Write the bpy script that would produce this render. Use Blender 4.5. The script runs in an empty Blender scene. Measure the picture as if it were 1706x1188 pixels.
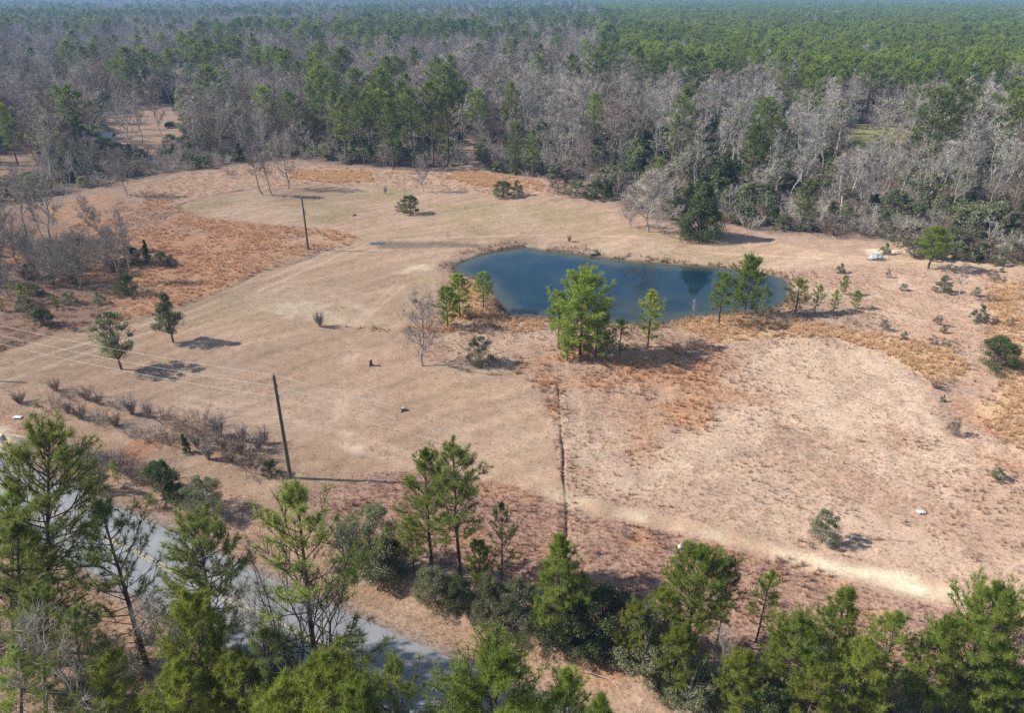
import bpy, math, random
import numpy as np

scene = bpy.context.scene
COL = scene.collection
random.seed(7)
RNG = np.random.default_rng(11)
R = math.radians

# ------------------------------------------------------------------ camera, sky, sun, exposure
CAM_H, PITCH, FPX = 36.0, R(26.6), 1218.0
cam_data = bpy.data.cameras.new('camera')
cam_data.sensor_width = 36.0
cam_data.lens = 36.0 * FPX / 1706.0
cam_data.clip_start, cam_data.clip_end = 0.5, 20000.0
cam = bpy.data.objects.new('camera', cam_data)
cam.location = (0, 0, CAM_H)
cam.rotation_euler = (R(90) - PITCH, 0, 0)
COL.objects.link(cam)
scene.camera = cam

SUN_EL = R(38)
SUN_DIR = np.array([-math.cos(SUN_EL) * 0.998, math.cos(SUN_EL) * 0.06, math.sin(SUN_EL)])   # towards the sun
world = bpy.data.worlds.new('World')
scene.world = world
world.use_nodes = True
wn = world.node_tree
wn.nodes.clear()
sky = wn.nodes.new('ShaderNodeTexSky')
sky.sky_type = 'NISHITA'
sky.sun_disc = False
sky.sun_elevation = SUN_EL
sky.sun_rotation = math.atan2(SUN_DIR[0], SUN_DIR[1])
sky.air_density, sky.dust_density, sky.ozone_density = 1.0, 0.6, 1.5
bg = wn.nodes.new('ShaderNodeBackground')
bg.inputs['Strength'].default_value = 0.10
wo = wn.nodes.new('ShaderNodeOutputWorld')
wn.links.new(sky.outputs[0], bg.inputs[0])
wn.links.new(bg.outputs[0], wo.inputs[0])

sun_data = bpy.data.lights.new('sun', 'SUN')
sun_data.energy = 4.2
sun_data.angle = R(0.53)
sun_data.color = (1.0, 0.95, 0.87)
sun = bpy.data.objects.new('sun', sun_data)
from mathutils import Vector, Quaternion
sun.rotation_euler = Vector(-SUN_DIR).to_track_quat('-Z', 'Y').to_euler()
sun.location = (-100, 0, 200)
COL.objects.link(sun)

scene.view_settings.view_transform = 'Standard'
scene.view_settings.look = 'None'
scene.view_settings.exposure = 0.88
scene.view_settings.gamma = 1.0
scene.view_settings.use_curve_mapping = False
scene.cycles.max_bounces = 6
scene.cycles.diffuse_bounces = 3
scene.cycles.transmission_bounces = 3
scene.cycles.volume_bounces = 1
scene.cycles.volume_step_rate = 4.0
scene.cycles.use_denoising = False

HAZE_DENSITY = 0.00021
HAZE_COLOR = (0.32, 0.57, 1.0)

# ------------------------------------------------------------------ measuring helpers
CP, SP = math.cos(PITCH), math.sin(PITCH)


def at(px, py, z=0.0):
    """The point of height z that the photograph shows at pixel (px, py)."""
    a, b = (px - 853) / FPX, (594 - py) / FPX
    t = (z - CAM_H) / (-SP + b * CP)
    return a * t, (CP + b * SP) * t


def height_at(Y, py):
    """Height of something that stands at distance Y and whose top shows at row py."""
    b = (594 - py) / FPX
    return CAM_H + Y * (-SP + b * CP) / (CP + b * SP)


def top_at(px, py, Y):
    h = height_at(Y, py)
    depth = Y * CP + (CAM_H - h) * SP
    return (px - 853) / FPX * depth, Y, h


def pix(x, y, z=0.0):
    d = y * CP + (CAM_H - z) * SP
    up = y * SP + (z - CAM_H) * CP
    return 853 + FPX * x / d, 594 - FPX * up / d


def poly(pts):
    return np.array([at(*p) for p in pts])


def hash2(ix, iy, seed):
    h = (ix.astype(np.int64) * 374761393 + iy.astype(np.int64) * 668265263 + seed * 974634777) & 0x7fffffff
    h = ((h ^ (h >> 13)) * 1274126177) & 0x7fffffff
    return ((h ^ (h >> 16)) & 0xffff) / 65535.0


def vnoise(x, y, s, seed=0):
    x, y = np.asarray(x, float) / s, np.asarray(y, float) / s
    ix, iy = np.floor(x), np.floor(y)
    fx, fy = x - ix, y - iy
    fx, fy = fx * fx * (3 - 2 * fx), fy * fy * (3 - 2 * fy)
    a, b = hash2(ix, iy, seed), hash2(ix + 1, iy, seed)
    c, d = hash2(ix, iy + 1, seed), hash2(ix + 1, iy + 1, seed)
    return (a * (1 - fx) + b * fx) * (1 - fy) + (c * (1 - fx) + d * fx) * fy


def fbm(x, y, s, seed=0, o=4):
    v, a, t = 0, 1.0, 0
    for k in range(o):
        v = v + a * vnoise(x, y, s / 2 ** k, seed + k * 17)
        t += a
        a *= 0.55
    return v / t


def seg_dist(x, y, P, closed=False):
    P = np.asarray(P)
    n = len(P) if closed else len(P) - 1
    best = np.full(np.shape(x), 1e9)
    for i in range(n):
        a, b = P[i], P[(i + 1) % len(P)]
        ab = b - a
        t = np.clip(((x - a[0]) * ab[0] + (y - a[1]) * ab[1]) / max(ab @ ab, 1e-9), 0, 1)
        best = np.minimum(best, np.hypot(x - a[0] - t * ab[0], y - a[1] - t * ab[1]))
    return best


def inside(x, y, P):
    r = np.zeros(np.shape(x), bool)
    n = len(P)
    for i in range(n):
        (x0, y0), (x1, y1) = P[i], P[(i + 1) % n]
        if y0 == y1:
            continue
        c = ((y0 > y) != (y1 > y)) & (x < (x1 - x0) * (y - y0) / (y1 - y0) + x0)
        r ^= c
    return r


def sdist(x, y, P):
    """Signed distance to a polygon, positive inside."""
    d = seg_dist(x, y, P, True)
    return np.where(inside(x, y, P), d, -d)


def sstep(v, a, b):
    t = np.clip((v - a) / (b - a), 0, 1)
    return t * t * (3 - 2 * t)


# ------------------------------------------------------------------ the plan of the place
WATER_Z = -0.45
POND_PX = [(755, 448), (768, 438), (800, 426), (845, 416), (885, 412), (902, 419), (935, 421), (985, 428), (1040, 436), (1090, 440),
           (1150, 444), (1210, 448), (1262, 456), (1298, 462), (1313, 472), (1311, 490), (1304, 506), (1275, 516), (1225, 521),
           (1140, 528), (1108, 538), (1055, 541), (1008, 536), (960, 531), (905, 529), (868, 528), (846, 524), (836, 508),
           (824, 490), (815, 474), (795, 463), (768, 459)]
POND = np.array([at(px, py, WATER_Z) for px, py in POND_PX])
def smooth_closed(P, n=2):
    for _ in range(n):
        Q = np.empty((2 * len(P), 2))
        N = np.roll(P, -1, 0)
        Q[0::2], Q[1::2] = 0.75 * P + 0.25 * N, 0.25 * P + 0.75 * N
        P = Q
    return P
POND = smooth_closed(POND, 1)

ROAD_C = np.array([(-150, 108), (-80, 69.4), (-37.7, 46.1), (-27.3, 40.7), (-18.4, 35.7), (-10.8, 31.8), (-3.7, 28.1), (10, 20.8), (40, 5), (90, -22)])
ROAD_W = 2.75

FIELD = np.vstack([np.array([(-260, 40), (-260, 128), (-140, 130)]),
                   poly([(0, 345), (100, 325), (200, 303), (350, 278), (480, 264), (600, 277), (700, 283), (790, 274), (830, 292), (900, 298),
                         (1000, 324), (1050, 350), (1120, 372), (1220, 374), (1300, 388), (1430, 398), (1480, 402), (1600, 412), (1706, 424)]),
                   np.array([(130, 100), (260, 92), (260, -60), (-260, -60)])])
CLEARINGS = [poly([(168, 198), (180, 182), (240, 176), (310, 178), (320, 200), (310, 240), (250, 262), (180, 244)]),
             poly([(1400, 213), (1440, 208), (1515, 213), (1505, 246), (1400, 244)]),
             poly([(766, 240), (780, 226), (792, 232), (796, 278), (772, 278)]),
             poly([(-30, 262), (60, 250), (75, 285), (30, 305), (-30, 305)])]
PLANTATION = np.vstack([poly([(1015, 128), (1060, 152), (1250, 170), (1450, 190), (1640, 190), (1780, 160)]), np.array([(900, 500), (1500, 2200), (150, 2200), (120, 900)])])

MOWN = poly([(-150, 700), (0, 590), (120, 552), (240, 530), (330, 500), (380, 480), (430, 455), (480, 440), (540, 420), (600, 402), (560, 385), (430, 372),
             (330, 362), (285, 348), (340, 330), (410, 316), (520, 306), (700, 312), (820, 324), (930, 330), (1020, 350), (1050, 378), (1180, 400),
             (1300, 405), (1420, 425), (1560, 430), (1706, 432), (1706, 452), (1560, 450), (1420, 440), (1300, 452), (1150, 436), (1000, 420), (890, 402), (800, 412), (735, 440), (730, 475),
             (700, 520), (650, 560), (690, 600), (800, 612), (870, 625), (900, 680), (925, 760), (938, 830), (860, 815), (760, 795), (640, 790),
             (560, 800), (490, 830), (380, 850), (240, 765), (120, 725), (0, 705)])
BROOM = poly([(60, 350), (120, 330), (215, 318), (270, 322), (300, 345), (330, 362), (430, 374), (560, 386), (606, 400), (540, 420), (480, 440), (430, 455), (380, 480),
              (330, 500), (240, 530), (180, 520), (190, 470), (250, 450), (290, 430), (220, 410), (130, 380)])
SCRUB = poly([(-200, 380), (60, 350), (130, 380), (220, 410), (290, 430), (250, 450), (190, 470), (180, 520), (240, 530), (120, 552), (0, 590), (-200, 660)])
FARFIELD = poly([(215, 318), (350, 281), (480, 268), (600, 281), (700, 288), (790, 282), (900, 305), (1000, 330), (930, 330), (820, 324), (700, 312), (520, 306), (410, 316), (340, 330), (300, 345), (270, 322)])
GOLDS = [poly([(480, 283), (620, 285), (620, 303), (540, 304), (480, 296)]),
         poly([(770, 283), (900, 302), (905, 318), (800, 312), (740, 296)]),
         poly([(1110, 535), (1180, 530), (1260, 528), (1360, 535), (1480, 560), (1600, 585), (1615, 622), (1560, 648), (1535, 625), (1480, 594), (1400, 566), (1300, 560), (1190, 572)]),
         poly([(1640, 470), (1706, 470), (1760, 760), (1660, 740), (1625, 690), (1660, 640), (1640, 560)]),
         poly([(740, 455), (780, 460), (830, 500), (850, 530), (910, 535), (905, 552), (820, 545), (770, 540), (720, 560), (700, 545), (760, 500)])]
RUSTS = [poly([(880, 615), (930, 610), (945, 690), (925, 705), (895, 660)]), poly([(990, 600), (1060, 570), (1190, 575), (1215, 640), (1185, 735), (1110, 715), (1060, 660), (960, 650)]),
         poly([(560, 545), (640, 545), (900, 540), (900, 555), (700, 560)]),
         poly([(1265, 930), (1330, 930), (1400, 965), (1375, 985), (1300, 960)]),
         poly([(1000, 560), (1000, 600), (860, 625), (850, 600)])]
PALES = [poly([(1230, 580), (1330, 562), (1410, 575), (1490, 605), (1530, 640), (1570, 700), (1640, 760), (1600, 860), (1400, 780), (1250, 760), (1130, 800), (1050, 760), (1120, 700), (1230, 660)]),
         poly([(960, 700), (1060, 720), (1130, 800), (1090, 850), (960, 820)]),
         poly([(720, 520), (800, 540), (880, 570), (870, 620), (780, 605), (700, 560)])]
ROUGH = poly([(700, 560), (720, 520), (735, 475), (770, 460), (850, 530), (960, 535), (1060, 545), (1140, 532), (1304, 512), (1330, 470), (1300, 452), (1420, 442), (1560, 452), (1706, 456), (1900, 460), (2300, 900),
              (2300, 1060), (1706, 1005), (1500, 955), (1300, 905), (1130, 862), (945, 822), (925, 760), (900, 680), (870, 625), (800, 612), (690, 600)])
REDROUGH = poly([(500, 826), (570, 795), (640, 785), (760, 790), (860, 812), (940, 850), (1130, 892), (1300, 940), (1500, 1000), (1706, 1050), (2300, 1180), (2300, 1300), (1706, 1188), (1400, 1150), (1200, 1090), (1050, 1040), (800, 960), (600, 905)])
TRACK = poly([(900, 812), (945, 822), (1130, 862), (1300, 905), (1500, 955), (1706, 985), (2300, 1050), (2300, 1150), (1706, 1042), (1500, 992), (1300, 936), (1130, 888), (945, 850)])
SANDS = [(poly([(1130, 882), (1250, 905), (1400, 935), (1530, 955), (1640, 985), (1720, 1010), (1600, 1005), (1490, 985), (1350, 950), (1230, 915)]), .85),
         (poly([(-20, 705), (20, 705), (24, 728), (14, 760), (-20, 760)]), 1.0),
         (poly([(690, 440), (745, 430), (750, 437), (700, 455), (660, 455)]), .6),
         (poly([(430, 515), (500, 498), (600, 505), (660, 545), (560, 545), (470, 530)]), .35),
         (poly([(575, 722), (610, 735), (612, 760), (585, 765)]), .55),
         (poly([(1090, 755), (1160, 770), (1150, 800), (1100, 780)]), .45),
         (poly([(1440, 414), (1515, 412), (1520, 422), (1445, 424)]), .8)]
DITCHES = [(poly([(928, 640), (933, 680), (935, 720), (938, 760), (941, 800), (944, 850), (946, 925)]), .12, .24),
           (poly([(285, 348), (310, 338), (335, 330), (370, 323), (412, 316)]), .35, .30),
           (poly([(604, 402), (540, 422), (482, 442), (430, 457), (380, 482), (330, 502), (240, 532), (200, 548)]), .25, .25)]
WET = poly([(625, 402), (700, 402), (800, 405), (800, 412), (700, 414), (630, 416)])
PUDDLE = np.array([at(x, y) for x, y in [(614, 405), (620, 403.5), (629, 404.2), (640, 403.8), (645, 405.5), (637, 408), (630, 407), (620, 408.5)]])

C_MOWN = np.array((.375, .254, .170))
C_OLIVE = np.array((.27, .215, .115))
C_RUST = np.array((.42, .245, .145))
C_GOLD = np.array((.485, .325, .190))
C_PALE = np.array((.462, .338, .246))
C_ROUGH = np.array((.375, .252, .178))
C_RED = np.array((.340, .212, .155))
C_VERGE = np.array((.375, .248, .168))
C_FLOOR = np.array((.20, .145, .108))
C_SAND = np.array((.60, .505, .365))
C_DIRT = np.array((.40, .19, .105))
C_WET = np.array((.10, .078, .055))
C_CLEAR = np.array((.37, .252, .172))


def zone(x, y):
    """Bare colour of the ground (or of the dry grass that grows there) and how rough it is (0 mown .. 1 rank)."""
    x, y = np.asarray(x, float), np.asarray(y, float)
    w1 = (fbm(x, y, 9, 3) - .5) * 6
    w2 = (fbm(x, y, 3, 9) - .5) * 3
    wob = w1 + w2
    sh = x.shape
    c = np.broadcast_to(C_FLOOR, sh + (3,)).copy()
    fl = fbm(x, y, 25, 61)
    c *= (0.75 + .6 * fl)[..., None]
    rough = np.full(sh, .8)

    def mix(m, col, r=None):
        nonlocal c, rough
        c = c * (1 - m[..., None]) + np.asarray(col) * m[..., None]
        if r is not None:
            rough = rough * (1 - m) + r * m

    dF = sdist(x, y, FIELD)
    mix(sstep(dF + w2, -1.5, 2.5), C_ROUGH * .95, .8)
    for k, P in enumerate(CLEARINGS):
        col = C_CLEAR if k != 1 else np.array((.20, .19, .07))
        mix(sstep(sdist(x, y, P) + wob * .7, -2, 3), col, .3)
    d = sdist(x, y, SCRUB)
    mix(sstep(d + wob * .5, -2, 2) * .9, (.29, .185, .128), .9)
    mix(sstep(d + wob * .5, -2, 2) * sstep(fbm(x, y, 14, 77), .48, .66), C_RUST * .9, .9)
    d = sdist(x, y, FARFIELD)
    mix(sstep(d + wob * .6, -1.5, 2), (.42, .28, .19), .55)
    d = sdist(x, y, BROOM)
    mix(sstep(d + wob * .3, -.8, 1.2) * sstep(fbm(x, y, 18, 5), .18, .42), C_RUST, 1)
    mix(sstep(d, -.8, 1.2) * sstep(fbm(x, y, 7, 15), .56, .72) * .75, (.42, .27, .17), .9)
    d = sdist(x, y, ROUGH)
    mr = sstep(d + w2 * .6, -.8, 1.2)
    mix(mr, C_ROUGH, .75)
    mix(mr * sstep(fbm(x, y, 11, 21), .55, .72) * .7, C_RUST, .9)
    mix(mr * sstep(fbm(x, y, 6, 25), .50, .68) * .6, C_PALE, .6)
    mix(mr * sstep(fbm(x, y, 8, 29), .56, .74) * .5, (.25, .175, .135), .9)
    for P in PALES:
        mix(sstep(sdist(x, y, P) + wob * .6, -1.2, 2) * .9 * sstep(fbm(x, y, 5, 41), .2, .5), C_PALE, .6)
    for P in GOLDS:
        mix(sstep(sdist(x, y, P) + wob * .35, -.6, 1.1), C_GOLD * (.94), 1)
    for P in RUSTS:
        mix(sstep(sdist(x, y, P) + wob * .5, -.6, 1.4) * sstep(fbm(x, y, 4, 45), .35, .55), C_RUST, 1)
    # the mown field
    d = sdist(x, y, MOWN)
    mm = sstep(d + w2 * .35, -.4, .7)
    u = x * .80 + y * .60
    v = -x * .60 + y * .80 + (fbm(x, y, 22, 33) - .5) * 9
    stripe = np.sin(v * 2 * math.pi / 2.4) * .5 + np.sin(v * 2 * math.pi / 5.1 + 1) * .5
    base = C_MOWN * (1 + .115 * stripe)[..., None]
    n = fbm(x, y, 16, 51)
    base = base * (.76 + .48 * n)[..., None]
    base = base * (.90 + .20 * fbm(x, y, 4.5, 53))[..., None]
    ol = sstep(fbm(x, y, 12, 55), .50, .72) * sstep(y, 70, 100)
    base = base * (1 - .55 * ol[..., None]) + C_OLIVE * .55 * ol[..., None]
    pk = sstep(fbm(x, y, 10, 58), .52, .7)
    base = base * (1 - .35 * pk[..., None]) + C_PALE * .35 * pk[..., None]
    c = c * (1 - mm[..., None]) + base * mm[..., None]
    rough = rough * (1 - mm) + .12 * mm
    # red-brown rank strip, roadside verge, track
    d = sdist(x, y, REDROUGH)
    mx = sstep(d + w2 * .5, -.6, .9)
    mix(mx, C_RED, .95)
    mix(mx * sstep(fbm(x, y, 5, 65), .5, .7) * .7, (.36, .24, .18), .9)
    mix(mx * sstep(fbm(x, y, 6, 69), .55, .7) * .8, C_RUST * .95, 1)
    d = sdist(x, y, TRACK)
    mt = sstep(d + w2 * .4, -.3, .9)
    mix(mt, C_MOWN * 1.14, .2)
    mix(mt * sstep(fbm(x, y, 3, 71), .42, .62) * .7, C_SAND * .82, .2)
    dr = seg_dist(x, y, ROAD_C)
    nr = np.interp(x, ROAD_C[:, 0], ROAD_C[:, 1])
    mv = sstep(8.4 - dr + w2 * .5, -.5, 1) * (y > nr)
    mv = np.maximum(mv, sstep(5.2 - dr + w2 * .5, -.5, 1) * (y <= nr))
    mix(mv, C_VERGE * (.9 + .25 * fbm(x, y, 4, 81))[..., None], .55)
    mix(mv * sstep(fbm(x, y, 3.5, 85), .56, .7) * .55, C_PALE * .95, .4)
    mix(sstep(3.5 - dr, -.25, .35), (.30, .235, .19), .3)
    for P, s in SANDS:
        mix(sstep(sdist(x, y, P) + w2 * .7, -.5, 1.0) * s * sstep(fbm(x, y, 2.2, 91), .28, .55), C_SAND, .15)
    # faint wheel tracks across the mown field
    for pts in ([(600, 402), (480, 450), (330, 515), (150, 570), (-30, 625)], [(612, 406), (500, 455), (350, 520), (170, 580), (-30, 650)],
                [(575, 690), (590, 600), (600, 540), (680, 470)], [(560, 700), (575, 610), (585, 545), (665, 468)],
                [(300, 660), (560, 720), (760, 780), (930, 835)], [(290, 672), (540, 735), (740, 792), (920, 848)],
                [(660, 400), (760, 395), (900, 392), (1060, 395)], [(1180, 420), (1400, 432), (1706, 442)]):
        mix(np.exp(-(seg_dist(x, y, poly(pts)) / .35) ** 2) * .65 * sstep(fbm(x, y, 6, 95), .25, .55), C_PALE * 1.14, .1)
    mix(sstep(sdist(x, y, WET) + w2 * .7, -.6, .8) * .75, C_WET * 1.6, .1)
    # orange bare soil by the shrub rows and by the culvert
    for (px, py, r) in ((232, 750, 1.6), (1010, 1110, 1.1), (985, 1100, .8)):
        X, Y = at(px, py)
        mix(sstep(r - np.hypot(x - X, y - Y) + w2 * .4, -.6, .6) * .7, C_DIRT, .2)
    # pond rim
    dp = sdist(x, y, POND)
    mix(sstep(dp, -2.6 , -1.0) * .55, (.36, .26, .165), .7)
    mix(sstep(dp + w2 * .4, -1.1, -.2), (.12, .092, .062), .4)
    for P, wd, dep in DITCHES:
        dd = seg_dist(x + (fbm(x, y, 2.4, 301) - .5) * .45, y + (fbm(x, y, 2.4, 305) - .5) * .3, P)
        mix(np.exp(-(dd / (wd * 1.1)) ** 2) * (.25 + .6 * sstep(fbm(x, y, 3, 309), .3, .6)), (.19, .138, .098), .6)
    dd = seg_dist(x, y, DITCHES[0][0] + np.array((.5, 0)))
    mix(np.exp(-(dd / .2) ** 2) * .6 * (y < 49), C_PALE * 1.05, .3)
    return c, rough


def gz(x, y):
    x, y = np.asarray(x, float), np.asarray(y, float)
    dr = seg_dist(x, y, ROAD_C)
    z = (fbm(x, y, 30, 7) - .5) * .5 + (fbm(x, y, 5, 8, 2) - .5) * .14
    hum = 1 - sstep(sdist(x, y, MOWN), -1, 1) * .85
    z = z + hum * ((fbm(x, y, 1.7, 411, 2) - .5) * .30 + (fbm(x, y, .9, 415, 1) - .5) * .12) * (np.abs(y - 95) < 90)
    z = z * sstep(dr, 3.2, 9)
    z = z - .45 * np.exp(-((dr - 5.2) / 1.1) ** 2)
    dq = np.hypot(x - PUDDLE[:, 0].mean(), (y - PUDDLE[:, 1].mean()) * 1.4)
    pq = 1 - sstep(dq, 2.5, 5)
    z = z * (1 - pq) - .02 * pq + .03 * sstep(dq, 1.0, 2.6) * pq
    dp = sdist(x, y, POND)
    bank = np.clip(-dp / 2.6, 0, 1)
    z = np.where(dp > -2.6, z * bank + (WATER_Z + .02) * (1 - bank), z)
    z = np.where(dp > 0, WATER_Z - np.minimum(dp * .45, 1.6) + .02, z)
    for P, wd, dep in DITCHES:
        z = z - dep * (.25 + .75 * sstep(fbm(x, y, 3, 309), .3, .6)) * np.exp(-(seg_dist(x + (fbm(x, y, 2.4, 301) - .5) * .45, y + (fbm(x, y, 2.4, 305) - .5) * .3, P) / wd) ** 2)
    return z


def gz1(x, y):
    return float(gz(np.array([x]), np.array([y]))[0])


# ------------------------------------------------------------------ materials
def new_mat(name):
    m = bpy.data.materials.new(name)
    m.use_nodes = True
    nt = m.node_tree
    nt.nodes.clear()
    out = nt.nodes.new('ShaderNodeOutputMaterial')
    return m, nt, out


def N(nt, typ, **kw):
    n = nt.nodes.new(typ)
    for k, v in kw.items():
        setattr(n, k, v)
    return n


def noise(nt, scale, detail=3, rough=.55, coord='Object'):
    tc = N(nt, 'ShaderNodeTexCoord')
    t = N(nt, 'ShaderNodeTexNoise')
    t.inputs['Scale'].default_value = scale
    t.inputs['Detail'].default_value = detail
    t.inputs['Roughness'].default_value = rough
    nt.links.new(tc.outputs[coord], t.inputs['Vector'])
    return t


def maprange(nt, src, a, b, c, d):
    m = N(nt, 'ShaderNodeMapRange')
    nt.links.new(src, m.inputs['Value'])
    for k, v in zip(('From Min', 'From Max', 'To Min', 'To Max'), (a, b, c, d)):
        m.inputs[k].default_value = v
    return m.outputs[0]


def vscale(nt, col, fac):
    m = N(nt, 'ShaderNodeVectorMath', operation='SCALE')
    nt.links.new(col, m.inputs[0])
    nt.links.new(fac, m.inputs['Scale'])
    return m.outputs[0]


def mmul(nt, a, b, op='MULTIPLY'):
    m = N(nt, 'ShaderNodeMath', operation=op)
    for i, v in enumerate((a, b)):
        if isinstance(v, (int, float)):
            m.inputs[i].default_value = v
        else:
            nt.links.new(v, m.inputs[i])
    return m.outputs[0]


def mixcol(nt, fac, a, b):
    m = N(nt, 'ShaderNodeMix', data_type='RGBA')
    if isinstance(fac, (int, float)):
        m.inputs[0].default_value = fac
    else:
        nt.links.new(fac, m.inputs[0])
    for s, v in ((6, a), (7, b)):
        if isinstance(v, tuple):
            m.inputs[s].default_value = v + (1,) if len(v) == 3 else v
        else:
            nt.links.new(v, m.inputs[s])
    return m.outputs[2]


def leaf_mat(name, a, b, transl=.35, scale=.8, dry=None):
    """Foliage: two greens mixed by clump-sized noise and by the plant, thin leaves that let light through."""
    m, nt, out = new_mat(name)
    oi = N(nt, 'ShaderNodeObjectInfo')
    nz = noise(nt, scale, 2)
    f = mmul(nt, maprange(nt, nz.outputs[0], .35, .65, 0, .6), mmul(nt, oi.outputs['Random'], .4), 'ADD')
    c = mixcol(nt, f, a, b)
    if dry:
        geo = N(nt, 'ShaderNodeNewGeometry')
        g = N(nt, 'ShaderNodeMath', operation='GREATER_THAN')
        nt.links.new(geo.outputs['Random Per Island'], g.inputs[0])
        g.inputs[1].default_value = .93
        c = mixcol(nt, mmul(nt, g.outputs[0], .8), c, dry)
    wn_ = N(nt, 'ShaderNodeTexWhiteNoise', noise_dimensions='1D')
    nt.links.new(oi.outputs['Random'], wn_.inputs['W'])
    c = vscale(nt, c, maprange(nt, wn_.outputs['Value'], 0, 1, .78, 1.24))
    ln_ = N(nt, 'ShaderNodeTexNoise')
    ln_.inputs['Scale'].default_value = .016
    ln_.inputs['Detail'].default_value = 3
    nt.links.new(oi.outputs['Location'], ln_.inputs['Vector'])
    c = vscale(nt, c, maprange(nt, ln_.outputs[0], .35, .65, .86, 1.16))
    d = N(nt, 'ShaderNodeBsdfDiffuse')
    t = N(nt, 'ShaderNodeBsdfTranslucent')
    nt.links.new(c, d.inputs[0])
    nt.links.new(c, t.inputs[0])
    mx = N(nt, 'ShaderNodeMixShader')
    mx.inputs[0].default_value = transl
    nt.links.new(d.outputs[0], mx.inputs[1])
    nt.links.new(t.outputs[0], mx.inputs[2])
    gl = N(nt, 'ShaderNodeBsdfGlossy')
    gl.inputs['Roughness'].default_value = .45
    gl.inputs[0].default_value = (.8, .8, .8, 1)
    m2 = N(nt, 'ShaderNodeMixShader')
    m2.inputs[0].default_value = .015
    nt.links.new(mx.outputs[0], m2.inputs[1])
    nt.links.new(gl.outputs[0], m2.inputs[2])
    nt.links.new(m2.outputs[0], out.inputs[0])
    return m


def bark_mat(name, a, b, scale=3.0, varied=.25):
    m, nt, out = new_mat(name)
    oi = N(nt, 'ShaderNodeObjectInfo')
    nz = noise(nt, scale, 3, .65)
    c = mixcol(nt, maprange(nt, nz.outputs[0], .35, .65, 0, 1), a, b)
    c = vscale(nt, c, maprange(nt, oi.outputs['Random'], 0, 1, 1 - varied, 1 + varied))
    d = N(nt, 'ShaderNodeBsdfDiffuse')
    nt.links.new(c, d.inputs[0])
    bp = N(nt, 'ShaderNodeBump')
    bp.inputs['Strength'].default_value = .5
    bp.inputs['Distance'].default_value = .02
    nt.links.new(nz.outputs[0], bp.inputs['Height'])
    nt.links.new(bp.outputs[0], d.inputs['Normal'])
    nt.links.new(d.outputs[0], out.inputs[0])
    return m


def plain_mat(name, col, rough=.7, metal=0.0, nscale=4.0, amt=.2, bump=.1):
    m, nt, out = new_mat(name)
    nz = noise(nt, nscale, 4, .6)
    c = N(nt, 'ShaderNodeRGB')
    c.outputs[0].default_value = tuple(col) + (1,)
    cc = vscale(nt, c.outputs[0], maprange(nt, nz.outputs[0], .3, .7, 1 - amt, 1 + amt))
    p = N(nt, 'ShaderNodeBsdfPrincipled')
    nt.links.new(cc, p.inputs['Base Color'])
    p.inputs['Roughness'].default_value = rough
    p.inputs['Metallic'].default_value = metal
    bp = N(nt, 'ShaderNodeBump')
    bp.inputs['Strength'].default_value = bump
    bp.inputs['Distance'].default_value = .02
    nt.links.new(nz.outputs[0], bp.inputs['Height'])
    nt.links.new(bp.outputs[0], p.inputs['Normal'])
    nt.links.new(p.outputs[0], out.inputs[0])
    return m


def ground_mat():
    m, nt, out = new_mat('dry_ground')
    at_ = N(nt, 'ShaderNodeAttribute', attribute_name='Col')
    n1 = noise(nt, .9, 4, .65)
    n2 = noise(nt, 4.5, 4, .7)
    n3 = noise(nt, 16, 2, .7)
    rg = at_.outputs['Alpha']
    k1 = maprange(nt, n1.outputs[0], .3, .7, -.16, .16)
    k2 = mmul(nt, maprange(nt, n2.outputs[0], .3, .7, -.30, .30), maprange(nt, rg, 0, 1, .65, 1.1))
    k3 = mmul(nt, maprange(nt, n3.outputs[0], .3, .7, -.22, .22), 1.0)
    k = mmul(nt, mmul(nt, mmul(nt, k1, k2, 'ADD'), k3, 'ADD'), 1.0, 'ADD')
    c = vscale(nt, at_.outputs['Color'], k)
    d = N(nt, 'ShaderNodeBsdfDiffuse')
    d.inputs['Roughness'].default_value = .6
    nt.links.new(c, d.inputs[0])
    bp = N(nt, 'ShaderNodeBump')
    nt.links.new(maprange(nt, rg, 0, 1, .35, .9), bp.inputs['Strength'])
    bp.inputs['Distance'].default_value = .12
    h = mmul(nt, n2.outputs[0], mmul(nt, n3.outputs[0], .35), 'ADD')
    nt.links.new(h, bp.inputs['Height'])
    nt.links.new(bp.outputs[0], d.inputs['Normal'])
    nt.links.new(d.outputs[0], out.inputs[0])
    return m


def tuft_mat():
    m, nt, out = new_mat('dry_grass')
    a = N(nt, 'ShaderNodeAttribute', attribute_name='tint', attribute_type='INSTANCER')
    d = N(nt, 'ShaderNodeBsdfDiffuse')
    t = N(nt, 'ShaderNodeBsdfTranslucent')
    nt.links.new(a.outputs['Color'], d.inputs[0])
    nt.links.new(a.outputs['Color'], t.inputs[0])
    mx = N(nt, 'ShaderNodeMixShader')
    mx.inputs[0].default_value = .4
    nt.links.new(d.outputs[0], mx.inputs[1])
    nt.links.new(t.outputs[0], mx.inputs[2])
    nt.links.new(mx.outputs[0], out.inputs[0])
    return m


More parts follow.
